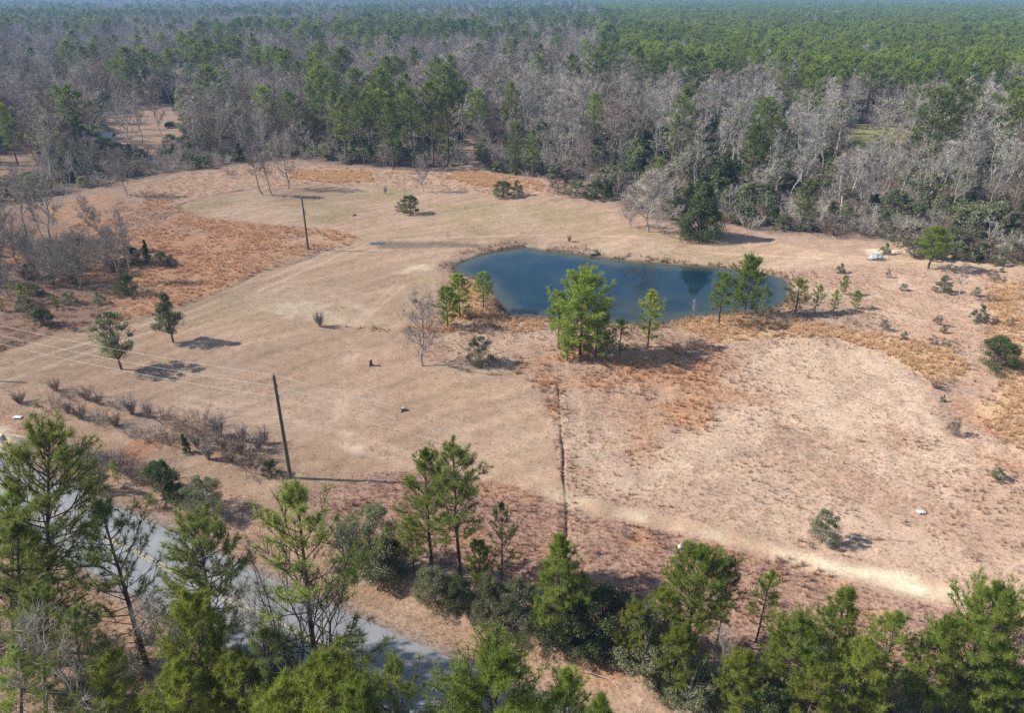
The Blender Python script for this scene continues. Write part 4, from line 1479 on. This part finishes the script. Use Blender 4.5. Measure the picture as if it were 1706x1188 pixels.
by_px('bare_tree', BM[3], 995, 1098, 1030, 'thin bare sapling before the deep shade', 'bare tree', None, .6)
by_px('bare_tree', BN[1], 1195, 1165, 1050, 'pale leafless tree between pines of the right hand clump', 'bare tree', None, .9)
by_px('bare_tree', BN[1], 1650, 1190, 1060, 'brownish leafless tree beside the right edge pine', 'bare tree', None, .8)
scrub_trees = [(12, 474, 290, 1, 1.0), (42, 404, 285, 1, 1.2), (98, 434, 285, 1, 1.2), (156, 416, 328, 1, 1.0), (173, 418, 345, 1, 1.0), (205, 420, 350, 1, 1.0), (133, 484, 395, 0, 1.0),
               (206, 468, 378, 1, 1.2), (86, 462, 400, 2, 1.0), (108, 472, 405, 2, 1.1), (126, 452, 392, 0, .9), (143, 448, 398, 2, 1.0), (163, 458, 402, 2, .9), (60, 450, 398, 0, .9), (20, 505, 440, 2, 1.0),
               (216, 472, 380, 1, 1.2), (30, 440, 350, 0, 1.0), (186, 440, 385, 2, 1.0), (5, 420, 330, 0, 1.0), (72, 395, 330, 1, 1.0)]
SC_LOOK = {0: 'spreading grey leafless tree', 1: 'tall thin grey leafless tree', 2: 'low wide grey leafless tree'}
for px, py, tp_, k, wd in scrub_trees:
    by_px('bare_tree', BM[k], px, py, tp_, SC_LOOK[k] + ' in the scrub left of the orange grass', 'bare tree', 'leafless trees in the scrub beside the orange grass', wd)

for k in range(22):
    px, py = random.uniform(-10, 225), random.uniform(405, 480)
    i = random.choice((1, 3, 0))
    by_px('shrub', BR[i], px, py, py - random.uniform(22, 48), ('narrow grey' if i == 1 else 'wide grey' if i == 3 else 'brown') + ' leafless brush in the scrub left of the orange grass', 'shrub', 'brush in the scrub beside the orange grass', 1.5)
shrubs = [  # base, top, source list, index, width, label, category
    (215, 493, 455, SG, 1, 1.0, 'dark green shrub at the foot of a leafless tree by the orange grass'),
    (248, 440, 398, CEDAR, 1, .8, 'pointed dark cedar in the scrub beside the orange grass'),
    (222, 440, 412, SG, 1, 1.0, 'dark shrub left of the pointed cedar'),
    (270, 444, 420, SG, 1, 1.2, 'dark shrub right of the pointed cedar'),
    (288, 444, 424, SG, 2, 1.0, 'green shrub nearest the orange grass beyond the pointed cedar'),
    (54, 464, 440, SG, 1, 1.3, 'dark shrub in shade among scrub trees at the left'),
    (74, 545, 516, SG, 1, 1.2, 'dark rounded shrub above the field edge at the left'),
    (384, 292, 274, BR, 2, 1.0, 'brown leafless shrub alone at the back of the far field'),
    (684, 355, 325, SG, 1, 1.2, 'dark green shrub with dry stems in the far field'),
    (664, 352, 336, SG, 3, 1.0, 'brownish shrub against the dark green one in the far field'),
    (838, 329, 302, SG, 1, 1.4, 'wide dark shrub in golden grass at the far field edge'),
    (862, 326, 300, SG, 2, 1.0, 'grey-green shrub right of the wide dark one'),
    (930, 322, 296, SG, 3, 1.5, 'brown shrub mass at the wood edge behind the pond'),
    (960, 328, 300, SG, 0, 1.4, 'grey-green shrub mass at the wood edge behind the pond'),
    (992, 332, 302, SG, 1, 1.3, 'dark shrub right of the grey-green shrub mass'),
    (642, 322, 305, BR, 1, .8, 'thin brown shrub standing alone in the far field'),
    (948, 403, 386, BR, 0, .8, 'small brown shrub on the far bank of the pond'),
    (799, 606, 562, SG, 0, .95, 'grey-green rounded shrub right of the lone leafless tree'),
    (533, 544, 509, BR, 1, 1.2, 'small bare shrub alone in the mown field'),
    (790, 528, 497, BR, 2, 1.0, 'brown brush between pines at the pond corner'),
    (822, 532, 510, BR, 2, 1.0, 'brown brush at the notch of the water'),
    (1478, 462, 448, SG, 3, .8, 'small brown shrub below the lone flat topped pine'),
    (1570, 488, 460, SG, 2, 1.2, 'green shrub in the rough right of the lone pine'),
    (1650, 466, 448, SG, 3, 1.4, 'brown-green shrub near the right edge by the track'),
    (1628, 537, 507, SG, 2, 1.1, 'bright green shrub in golden grass at the right'),
    (1655, 614, 560, SG, 1, 1.2, 'large dark green shrub at the right edge of the rough'),
    (1670, 612, 572, SG, 3, 1.0, 'brownish half of the large shrub at the right edge'),
    (1588, 724, 694, SG, 3, .8, 'small brown shrub on pale grass at the right'),
    (1570, 668, 655, SG, 2, .8, 'tiny green shrub on pale grass'),
    (1556, 648, 628, BR, 0, 1.2, 'dark brush at the tip of the golden grass'),
    (1662, 800, 780, SG, 2, 1.3, 'low yellow-green shrub at the right edge'),
    (1369, 902, 852, SG, 0, .85, 'grey-green shrub with a dead stem beside the sandy track'),
    (1042, 895, 872, BR, 3, .9, 'grey brush in the red grass below the track'),
    (34, 672, 645, BR, 0, 1.3, 'dark dense leafless shrub leftmost of the front row'),
    (62, 679, 671, SG, 2, 1.2, 'tiny green shrub second in the front row'),
    (311, 755, 722, CEDAR, 1, 1.0, 'small dark conifer in the front shrub row'),
    (452, 793, 768, SG, 1, 1.1, 'dark green shrub at the foot of the utility pole'),
    (272, 826, 762, SG, 1, .9, 'dark evergreen shrub by the far verge of the road'),
    (290, 832, 796, SG, 1, .9, 'low dark evergreen shrub between the two roadside shrubs'),
    (342, 852, 788, SG, 0, .95, 'large grey-green shrub by the far verge of the road'),
    (375, 858, 820, BR, 3, 1.2, 'grey brush right of the large grey-green roadside shrub'),
    (196, 800, 760, PM, 4, .8, 'yellow young pine in the brush by the far verge'),
    (165, 815, 772, SG, 2, 1.0, 'olive shrub in the brush by the far verge'),
    (45, 755, 726, BR, 3, 1.4, 'pale grey brush beside the sand heap'),
    (620, 945, 848, SG, 0, .95, 'large grey-green shrub left of the tall pine pair'),
    (578, 935, 872, SG, 2, .9, 'green shrub left of the large grey-green one'),
    (652, 950, 900, SG, 1, .9, 'dark shrub under the tall pine pair'),
    (725, 1002, 945, SG, 0, .9, 'grey-green shrub before the trunks of the tall pine pair'),
    (765, 1012, 960, SG, 1, 1.0, 'dark shrub before the right trunk of the tall pair'),
    (820, 1030, 955, SG, 2, .9, 'green shrub below the brown tufted pine'),
    (862, 1045, 965, SG, 0, .8, 'grey shrub left of the bright bushy pine'),
    (905, 1072, 1010, SG, 1, .9, 'dark shrub at the foot of the bright bushy pine'),
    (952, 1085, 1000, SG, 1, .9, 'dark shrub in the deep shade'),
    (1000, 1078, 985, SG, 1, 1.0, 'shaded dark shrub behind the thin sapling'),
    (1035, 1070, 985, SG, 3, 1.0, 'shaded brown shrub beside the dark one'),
    (1070, 1125, 1020, SG, 2, .9, 'tall green shrub at the left of the right hand clump'),
    (1112, 1150, 1085, SG, 2, .8, 'green shrub under the yellowish young pine'),
    (1145, 1178, 1090, SG, 2, .9, 'green shrub left of the pale leafless tree'),
    (1215, 1205, 1150, SG, 2, .8, 'green shrub at the lower edge by the seedling'),
    (1270, 1215, 1140, SG, 1, .9, 'dark shrub at the lower edge in the right hand clump'),
    (1420, 1225, 1130, BR, 3, 1.2, 'grey brush among the right hand pines'),
    (1480, 1215, 1120, SG, 2, .9, 'green shrub among the right hand pines'),
    (1640, 1215, 1110, SG, 1, 1.0, 'dark leafy shrub right of the tallest pine'),
    (1545, 1235, 1150, BR, 2, 1.2, 'brown brush under the tallest right hand pine')]
for px, py, tp_, L, k, wd, lab in shrubs:
    if L is PM:
        nm, cat = 'young_pine', 'pine tree'
    elif L is CEDAR:
        nm, cat = 'cedar_tree', 'cedar tree'
    else:
        nm, cat = 'shrub', 'shrub'
    by_px(nm, L[k], px, py, tp_, lab, cat, None, wd)

row_back = [(93, 652, 630), (116, 663, 644), (146, 667, 643), (165, 675, 655), (194, 681, 662), (221, 692, 655), (248, 698, 664), (274, 705, 680), (305, 712, 690), (335, 716, 682), (366, 728, 684), (404, 736, 702), (432, 752, 715)]
row_front = [(89, 684, 658), (114, 690, 670), (135, 699, 672), (165, 704, 678), (193, 712, 686), (222, 724, 700), (250, 733, 705), (285, 741, 715), (348, 766, 730), (384, 770, 735), (417, 782, 745)]
ORD = ['leftmost '] + [w_ + ' from the left, ' for w_ in ('second', 'third', 'fourth', 'fifth', 'sixth', 'seventh', 'eighth', 'ninth', 'tenth', 'eleventh', 'twelfth', 'thirteenth')]
row_mid = [(318, 730, 700), (345, 742, 706), (372, 750, 712), (400, 756, 716), (330, 748, 715), (425, 765, 730), (440, 742, 705)]
for nm_, rowp, lab in (('back', row_back, 'brown leafless shrub in the back row by the mown field'), ('front', row_front, 'brown leafless shrub in the front row nearer the road'), ('mid', row_mid, 'brown leafless shrub in the thicket left of the utility pole')):
    for q_, (px, py, tp_) in enumerate(sorted(rowp)):
        by_px('shrub', BR[random.choice((0, 1, 2, 3))], px, py, tp_ - (0 if nm_ == 'mid' else 4), ORD[q_] + lab, 'shrub', 'planted rows of leafless shrubs', random.uniform(1.05, 1.45))
for k in range(16):
    t = k / 15
    px, py = 120 + 150 * t + random.uniform(-12, 12), 752 + 52 * t + random.uniform(-9, 9)
    by_px('shrub', BR[random.choice((2, 3))], px, py, py - random.uniform(18, 34), 'low grey-brown brush along the far verge of the road', 'shrub', 'brush along the far verge', 1.3)
for k in range(34):   # brush and low evergreens under the near pines
    X, Y = random.uniform(-36, -9), random.uniform(20, 33)
    if Y > np.interp(X, ROAD_C[:, 0], ROAD_C[:, 1]) - 6.3:
        continue
    L, i = random.choice(((SG, 1), (SG, 2), (SG, 0), (BR, 2), (BR, 3), (BR, 3), (SG, 3)))
    lab = {'SG1': 'dark evergreen shrub in the brush under the near pines', 'SG2': 'green shrub in the brush under the near pines', 'SG0': 'grey-green shrub in the brush under the near pines',
           'SG3': 'withered brown shrub under the near pines'}.get(('SG' if L is SG else 'BR') + str(i), 'tangled leafless brush under the near pines')
    place('shrub', L[i], X, Y, random.uniform(1.5, 3.2), lab, 'shrub', 'undergrowth under the near pines', None, 1.2)
for k in range(13):   # brush joining the clumps beyond the road
    px = 640 + 1060 * k / 12 + random.uniform(-20, 20)
    py = np.interp(px, [640, 760, 960, 1100, 1250, 1700], [975, 1010, 1085, 1150, 1195, 1230]) + random.uniform(-22, 6)
    i = random.choice((0, 2, 2, 2, 3))
    lab = ['grey-green', 'dark green', 'mid green', 'withered brown'][i] + ' low shrub in the hedge line beyond the verge'
    by_px('shrub', SG[i], px, py, py - random.uniform(32, 58), lab, 'shrub', 'low shrubs of the hedge line beyond the verge', random.uniform(.9, 1.3))
for px, py, tp_, lab in ((20, 491, 470, 'yellow-green young pine leftmost in the scrub'), (41, 510, 478, 'taller yellow-green young pine in the scrub'), (96, 518, 492, 'yellow-green young pine nearest the field in the scrub'), (5, 522, 498, 'young pine cut by the left edge'),
                         (68, 540, 515, 'yellow young pine beside the dark rounded shrub')):
    by_px('young_pine', PM[4], px, py, tp_, lab, T, 'young pines in the scrub', 1.4)
for k in range(44):   # edge shrubs at the right
    px = random.uniform(1470, 1735)
    py = 398 + (px - 1470) * .10 + random.uniform(-2, 26)
    i = random.choice((0, 2, 2, 3))
    by_px('shrub', SG[i], px, py, py - random.uniform(14, 34), ['grey-green', '', 'olive green', 'brown'][i] + ' low shrub at the wood edge by the sandy track', 'shrub', 'low shrubs at the wood edge by the track', 1.2)
for k in range(11):   # saplings and low brush scattered over the rough at the right
    px, py = random.uniform(1330, 1700), random.uniform(446, 580)
    i = random.choice((2, 2, 3, 3, 0))
    by_px('shrub', SG[i], px, py, py - random.uniform(9, 20), ['grey-green', '', 'olive green', 'brown'][i] + ' small bush in the dry rough right of the pond', 'shrub', 'small bushes in the rough right of the pond', 1.1)
for k in range(9):
    px, py = random.uniform(-20, 220), random.uniform(488, 560)
    i = random.choice((2, 3, 0))
    by_px('shrub', SG[i], px, py, py - random.uniform(12, 26), ['grey-green', '', 'olive green', 'brown'][i] + ' small bush at the near edge of the scrub', 'shrub', 'small bushes at the near edge of the scrub', 1.1)
for px, py, tp_, i, lab in ((30, 275, 175, 3, 'dark spreading pine alone at the left edge of the wood'), (578, 272, 160, 1, 'dark green pine at the wood edge left of the gap'), (608, 275, 180, 0, 'green pine at the wood edge behind the far pole'), (655, 282, 165, 1, 'broad green pine at the wood edge'),
                            (690, 280, 150, 0, 'tall green pine at the wood edge left of the gap'), (722, 278, 135, 2, 'tallest pine at the wood edge left of the gap'), (748, 275, 150, 3, 'dark pine next to the gap in the wood'), (858, 292, 205, 3, 'bright pine at the wood edge right of the gap'),
                            (887, 296, 215, 1, 'dark pine right of the bright pine at the wood edge'), (1092, 345, 262, 4, 'bright green pine behind the broad pale leafless tree')):
    by_px('pine_tree', PF[i], px, py, tp_, lab, T, None, 1.0)
for px, py, tp_, lab in ((236, 240, 145, 'dark trunked leafless tree in the clearing, thickest of the group'), (271, 238, 150, 'pale trunked leafless tree right in the clearing'), (200, 225, 160, 'thin leafless tree left in the clearing'), (208, 215, 150, 'slim leafless tree behind the left one in the clearing'), (335, 205, 105, 'broad leafless tree spreading behind the clearing')):
    by_px('bare_tree', BF[0 if px != 335 else 2], px, py, tp_, lab, 'bare tree', None, 1.0)

# ------------------------------------------------------------------ utility poles and wires
def utility_pole(X, Y, h, label, arm=False):
    z0 = gz1(X, Y) - .1
    t = link('utility_pole', None, None, (X, Y, z0))
    tag(t, label, 'utility pole', 'wooden utility poles')
    gm = Geo()
    gm.tube(np.array([(0, 0, 0), (.01, 0, h * .5), (0, .01, h)]), [.17, .145, .115], 12)
    gm.add([(math.cos(a) * .115, math.sin(a) * .115, h) for a in np.arange(12) * math.pi / 6] + [(0, .01, h + .015)], [(i, (i + 1) % 12, 12) for i in range(12)])
    link('shaft', gm.mesh('pole_shaft', M['pole']), t)
    for k, (dz, sx) in enumerate(((.0, 0), (-.95, .17), (-1.9, .17))):
        gi = Geo()
        c = np.array((sx, -.02, h + dz + (.05 if k == 0 else 0)))
        gi.tube(np.array([c + (0, 0, -.05), c + (0, 0, .04), c + (0, 0, .06), c + (0, 0, .14)]), [.045, .05, .085, .05], 10)
        link('insulator', gi.mesh('insulator', M['metal']), t)
    if arm:
        gm = Geo()
        gm.tube(np.array([(.17, 0, h - 2.2), (.30, 0, h - 2.2), (.30, 0, h - 2.21), (.17, 0, h - 2.9)]), [.02, .02, .02, .02], 6)
        gm.tube(np.array([(.30, 0, h - 2.0), (.30, 0, h - 2.7)]), [.16, .16], 12)
        link('transformer', gm.mesh('pole_transformer', M['metal']), t)
    return z0 + h


PX, PY = at(484, 797)
H1 = height_at(PY, 625)
z_mid = utility_pole(PX, PY, H1, 'tall dark wooden utility pole standing in the near field', False)
LX, LY = -62.0, 66.6
z_l = utility_pole(LX, LY, H1, 'wooden utility pole outside the left edge that carries the wires')
RX, RY = PX + 74, PY - 27
z_r = utility_pole(RX, RY, H1, 'wooden utility pole outside the right edge that carries the wires')
FX, FY = at(514, 418)
utility_pole(FX, FY, height_at(FY, 330), 'far wooden utility pole at the edge of the orange grass', True)
for k, (dz, lab) in enumerate(((.17, 'topmost wire running along the road from pole to pole'), (-.83, 'middle wire running along the road from pole to pole'), (-1.78, 'lowest wire running along the road from pole to pole'))):
    gm = Geo()
    pts = []
    off = .0 if k == 0 else .17
    for (ax, ay, az), (bx, by, bz), sag in (((LX, LY, z_l), (PX, PY, z_mid), .7), ((PX, PY, z_mid), (RX, RY, z_r), 1.5)):
        for t in np.linspace(0, 1, 26)[(0 if ax == LX else 1):]:
            pts.append((ax + (bx - ax) * t + off, ay + (by - ay) * t, az + (bz - az) * t + dz - .1 - sag * 4 * t * (1 - t) * (1 if k == 0 else 1.15)))
    gm.tube(np.array(pts), .0065, 5)
    o = link('power_line', gm.mesh('power_line', M['wire']))
    tag(o, lab, 'wire', 'wires along the road')

# ------------------------------------------------------------------ small things
def put(px, py, name, label, cat, rz=0.0, group=None):
    X, Y = at(px, py)
    t = link(name, None, None, (X, Y, gz1(X, Y)), rz)
    return tag(t, label, cat, group)


# dock on the far bank
X, Y = at(991, 427, WATER_Z)
t = link('dock', None, None, (X, Y, WATER_Z), R(8))
tag(t, 'small weathered wooden dock at the far bank of the pond', 'dock')
for k in range(9):
    gm = Geo()
    gm.box(-.75 + random.uniform(-.03, .03), .75, -.10, .10, .42, .46)
    o = link('plank', gm.mesh('plank', M['plank']), t, (0, .22 * k, random.uniform(-.01, .01)))
for sx in (-.7, .7):
    for yy in (.05, 1.75):
        gm = Geo()
        gm.tube(np.array([(0, 0, -.9), (0, 0, 1.0 if yy < 1 else .7)]), [.075, .07], 8)
        gm.tube(np.array([(0, 0, 1.0 if yy < 1 else .7), (0, 0, 1.01 if yy < 1 else .71)]), [.07, .005], 8)
        link('post', gm.mesh('dock_post', M['plank']), t, (sx * 1.14, yy, 0))
gm = Geo()
for sx in (-.6, .6):
    gm.box(sx - .05, sx + .05, -.05, 1.85, .28, .415)
link('joist', gm.mesh('dock_joists', M['plank']), t)
X, Y = at(975, 416)
gm = Geo()
gm.tube(np.array([(0, 0, -.2), (.02, 0, .6), (.05, 0, 1.15)]), [.09, .085, .075], 8)
gm.tube(np.array([(.05, 0, 1.15), (.05, 0, 1.17)]), [.075, .005], 8)
o = link('fence_post', gm.mesh('old_post', M['plank']), None, (X, Y, gz1(X, Y)))
tag(o, 'old wooden post standing left of the dock', 'post')

# stumps
for px, py, r0, hh, lab in ((618, 609, .16, .75, 'jagged grey tree stump left of the lone leafless tree'), (672, 684, .22, .30, 'low cut tree stump with sprouts in the near field'), (590, 360, .2, .3, 'small dark stump in the far field')):
    t = put(px, py, 'tree_stump', lab, 'tree stump')
    gm = Geo()
    gm.tube(np.array([(0, 0, -.15), (0, 0, .05), (.01, 0, hh * .6), (.03, 0, hh)]), [r0 * 1.5, r0 * 1.15, r0, r0 * .9], 10)
    link('wood', gm.mesh('stump_wood', M['bark_dark']), t)
    gm = Geo()
    gm.tube(np.array([(.03, 0, hh - .02), (.03, 0, hh + .012), (.03, 0, hh + .03)]), [r0 * .88, r0 * .8, .01], 10)
    link('cut_face', gm.mesh('stump_face', M['cut']), t)
    for a in (.4, 2.5, 4.4):
        gm = Geo()
        gm.tube(np.array([(math.cos(a) * r0, math.sin(a) * r0, .10), (math.cos(a) * r0 * 2, math.sin(a) * r0 * 2, .0), (math.cos(a) * r0 * 3.2, math.sin(a) * r0 * 3.2, -.10)]), [.07, .05, .02], 6)
        link('root', gm.mesh('stump_root', M['bark_dark']), t)

# litter: crumpled pale sheets
def crumple(seed, w, d, hh, mat, name):
    rng = np.random.default_rng(seed)
    gm = Geo()
    k = 9
    xx, yy = np.meshgrid(np.linspace(-1, 1, k), np.linspace(-1, 1, k), indexing='ij')
    rr = np.clip(1 - (xx ** 2 + yy ** 2) * .5, 0, 1)
    top = rr * hh * rng.uniform(.35, 1, xx.shape)
    jx, jy = rng.normal(0, .05, xx.shape), rng.normal(0, .05, xx.shape)
    v = np.stack([(xx + jx) * w / 2, (yy + jy) * d / 2, top + .02], -1).reshape(-1, 3)
    low = v.copy()
    low[:, 2] = -.02
    f = [(i * k + j, (i + 1) * k + j, (i + 1) * k + j + 1, i * k + j + 1) for i in range(k - 1) for j in range(k - 1)]
    gm.add(v, None, f)
    ring = [j for j in range(k)] + [i * k + k - 1 for i in range(1, k)] + [(k - 1) * k + j for j in range(k - 2, -1, -1)] + [i * k for i in range(k - 2, 0, -1)]
    m_ = len(ring)
    gm.add(np.concatenate([v[ring], low[ring]]), None, [(i, (i + 1) % m_, m_ + (i + 1) % m_, m_ + i) for i in range(m_)])
    return gm.mesh(name, mat)


for px, py, w, d, hh, lab in ((1534, 855, .6, .4, .14, 'white crumpled plastic sheet in the rough at the right'), (1132, 914, .34, .34, .28, 'small white plastic bag in the red grass below the track'),
                              (30, 697, .75, .4, .08, 'flat white sheet on the ground left of the shrub rows'), (417, 750, .35, .35, .3, 'white plastic bag in the shrub thicket left of the pole')):
    X, Y = at(px, py)
    o = link('plastic_litter', crumple(int(px), w, d, hh, M['white'], 'plastic_litter'), None, (X, Y, gz1(X, Y) + .12))
    tag(o, lab, 'litter', 'white litter')
t = put(1459, 431, 'tarp_pile', 'grey tarp thrown over a heap of brush by the sandy track', 'tarp')
link('tarp_sheet', crumple(5, 1.9, 1.3, 1.0, M['tarp'], 'tarp_sheet'), t)
gm = Geo()
rng = np.random.default_rng(4)
for i in range(14):
    a = rng.uniform(-.5, .5)
    c = np.array([rng.uniform(-1.6, 1.2), rng.uniform(-1.2, -.3), rng.uniform(.05, .35)])
    gm.tube(np.array([c - np.array([math.cos(a), math.sin(a), .05]) * .8, c + np.array([math.cos(a), math.sin(a), .1]) * .8]), [.05, .03], 5)
link('branches', gm.mesh('heap_branches', M['bark_grey']), t)

# sand heap at the left
gm = Geo()
rng = np.random.default_rng(8)
k = 15
a, rr = np.meshgrid(np.linspace(0, 2 * math.pi, 25)[:-1], np.linspace(0, 1, 7), indexing='ij')
hgt = (1 - rr ** 1.6) * .8 * (1 + .25 * np.sin(a * 3 + 1)) + rng.normal(0, .02, a.shape) * (rr > 0)
v = np.stack([np.cos(a) * rr * 1.9, np.sin(a) * rr * 1.4, hgt - .1], -1).reshape(-1, 3)
f = [(i * 7 + j, i * 7 + j + 1, ((i + 1) % 24) * 7 + j + 1, ((i + 1) % 24) * 7 + j) for i in range(24) for j in range(6)]
gm.add(v, None, f)
X, Y = at(8, 735)
M['sand'] = plain_mat('pale_sand', (.58, .44, .28), .95, 0, 3, .18, .4)
o = link('sand_heap', gm.mesh('sand_heap', M['sand']), None, (X, Y, gz1(X, Y)))
tag(o, 'low heap of pale sand at the left edge by the track', 'sand heap')

# fallen branches on the verge
for px, py, L, rz, lab in ((1010, 1130, 2.6, -.45, 'thin fallen branch on the verge below the deep shade'), (588, 962, 1.8, -.5, 'pale fallen branch on the verge left of the pine pair')):
    X, Y = at(px, py)
    gm = Geo()
    gm.tube(np.array([(-L / 2, 0, .08), (0, .06, .12), (L / 2, -.05, .07)]), [.035, .03, .012], 6)
    gm.tube(np.array([(0, .06, .12), (.5, .35, .18)]), [.02, .006], 5)
    gm.tube(np.array([(.4, 0, .1), (.9, -.3, .13)]), [.015, .005], 5)
    o = link('fallen_branch', gm.mesh('fallen_branch', M['bark_pale']), None, (X, Y, gz1(X, Y) + .05), rz)
    tag(o, lab, 'branch', 'fallen branches on the verge')

# vehicles and shed in the clearing of the wood
def car(px, py, rz, paint, label, kind='suv'):
    t = put(px, py, 'parked_car', label, 'car', rz, 'cars parked in the clearing')
    gm = Geo()
    def loft(sections):
        k = 8
        vs = []
        for x_, w, z0, z1, r_ in sections:
            w2 = w / 2
            vs.append([(x_, -w2 + r_, z0), (x_, w2 - r_, z0), (x_, w2, z0 + r_), (x_, w2, z1 - r_), (x_, w2 - r_, z1), (x_, -w2 + r_, z1), (x_, -w2, z1 - r_), (x_, -w2, z0 + r_)])
        n_ = len(vs)
        f4 = [(i * k + j, i * k + (j + 1) % k, (i + 1) * k + (j + 1) % k, (i + 1) * k + j) for i in range(n_ - 1) for j in range(k)]
        gm.add(np.array(vs).reshape(-1, 3), None, f4)
        for e in (0, n_ - 1):
            gm.add(np.array(vs[e]), None, [(0, 1, 2, 7), (7, 2, 3, 6), (6, 3, 4, 5)])
    loft([(-2.3, 1.6, .45, .95, .12), (-2.1, 1.8, .35, 1.02, .14), (-.9, 1.86, .32, 1.05, .14), (.9, 1.86, .32, 1.05, .14), (2.0, 1.8, .35, .95, .14), (2.3, 1.55, .45, .82, .12)])
    if kind == 'suv':
        loft([(-2.15, 1.5, 1.03, 1.05, .005), (-1.85, 1.42, 1.03, 1.70, .1), (.3, 1.42, 1.03, 1.74, .1), (1.1, 1.5, 1.03, 1.06, .005)])
    else:
        loft([(-.5, 1.5, 1.03, 1.06, .005), (-.25, 1.42, 1.03, 1.66, .1), (.6, 1.42, 1.03, 1.68, .1), (1.25, 1.5, 1.03, 1.06, .005)])
    link('body', gm.mesh('car_body', paint), t)
    x0, x1 = (-1.75, .25) if kind == 'suv' else (-.2, .55)
    for s in (-1, 1):
        g2 = Geo()
        yy = s * .725
        g2.add([(x0, yy, 1.15), (x1 + .45, yy, 1.15), (x1, yy * .985, 1.58), (x0 + .05, yy * .985, 1.58)], None, [(0, 1, 2, 3)])
        link('window', g2.mesh('side_window', M['glass']), t)
    g2 = Geo()
    g2.add([(x1 + .83, -.66, 1.12), (x1 + .83, .66, 1.12), (x1 + .16, .58, 1.66), (x1 + .16, -.58, 1.66)], None, [(0, 1, 2, 3)])
    link('windscreen', g2.mesh('windscreen', M['glass']), t)
    for sx in (-1.4, 1.4):
        for s in (-1, 1):
            w_ = link('wheel', None, t, (sx, s * .82, .34))
            g3 = Geo()
            th = np.linspace(-.11, .11, 4)
            g3.tube(np.column_stack([np.zeros(4), th, np.zeros(4)]), [.30, .34, .34, .30], 16)
            link('tyre', g3.mesh('tyre', M['rubber']), w_)
            g3 = Geo()
            g3.tube(np.array([(0, -.115, 0), (0, -.10, 0), (0, .10, 0), (0, .115, 0)]), [.01, .2, .2, .01], 12)
            link('rim', g3.mesh('rim', M['metal']), w_)
    for s in (-1, 1):
        g3 = Geo()
        g3.box(2.27, 2.33, s * .55 - .14, s * .55 + .14, .62, .76)
        link('headlight', g3.mesh('headlight', M['white']), t)


car(289, 213, R(15), M['car_dark'], 'dark parked car in the sunlit clearing among trees')
car(296, 184, R(-8), M['car_dark'], 'dark pickup parked at the back of the clearing', 'pickup')
car(360, 199, R(5), M['car_white'], 'white car parked right of the clearing among grey trees')
t = put(172, 242, 'shed', 'low shed with a pale metal roof left in the clearing', 'shed', R(6))
for nm, b in (('wall', (-3, 3, -1.6, -1.5, 0, 2.3)), ('wall', (-3, 3, 1.5, 1.6, 0, 2.3)), ('wall', (-3, -2.9, -1.498, 1.498, 0, 2.3)), ('wall', (2.9, 3, -1.498, 1.498, 0, 2.3))):
    gm = Geo()
    gm.box(*b)
    link(nm, gm.mesh('shed_wall', M['sidingm']), t)
gm = Geo()
gm.box(-.5, .5, -1.66, -1.602, 0, 2.0)
link('door', gm.mesh('shed_door', M['plank']), t)
gm = Geo()
for s in (-1, 1):
    gm.add([(-3.3, 0, 3.2), (3.3, 0, 3.2), (3.3, s * 1.95, 2.2), (-3.3, s * 1.95, 2.2), (-3.3, 0, 3.28), (3.3, 0, 3.28), (3.3, s * 1.95, 2.28), (-3.3, s * 1.95, 2.28)], None,
           [(0, 1, 2, 3), (4, 5, 6, 7), (2, 3, 7, 6), (0, 3, 7, 4), (1, 2, 6, 5)])
link('roof', gm.mesh('shed_roof', M['roofm']), t)

# ------------------------------------------------------------------ haze
gm = Geo()
gm.box(-5200, 5200, -3200, 6200, -3.2, 38.5)
hz, nt, out = new_mat('haze')
pv = N(nt, 'ShaderNodeVolumePrincipled')
pv.inputs['Color'].default_value = HAZE_COLOR + (1,)
pv.inputs['Density'].default_value = HAZE_DENSITY
pv.inputs['Anisotropy'].default_value = 0.0
nt.links.new(pv.outputs[0], out.inputs['Volume'])
o = link('haze', gm.mesh('haze', hz))
o['kind'] = 'stuff'
o['label'] = 'thin blue winter haze over the land'

# ------------------------------------------------------------------ plants alike in look and standing: told apart by their order
ORDINAL = ['leftmost', 'second', 'third', 'fourth', 'fifth', 'sixth', 'seventh', 'eighth', 'ninth', 'tenth', 'eleventh', 'twelfth', 'thirteenth', 'fourteenth', 'fifteenth', 'sixteenth', 'seventeenth', 'eighteenth', 'nineteenth', 'twentieth', 'twenty-first', 'twenty-second', 'twenty-third', 'twenty-fourth', 'twenty-fifth', 'twenty-sixth', 'twenty-seventh', 'twenty-eighth', 'twenty-ninth', 'thirtieth']
same = {}
for o in COL.objects:
    if o.parent is None and 'category' in o:
        same.setdefault(o['label'], []).append(o)
for lab, os_ in same.items():
    if 1 < len(os_) <= 30:
        os_.sort(key=lambda o: o.location.x / (o.location.y * CP + CAM_H * SP))
        for k, o in enumerate(os_):
            o['label'] = ('leftmost ' if k == 0 else 'rightmost ' if k == len(os_) - 1 else ORDINAL[k] + ' from left, ') + lab
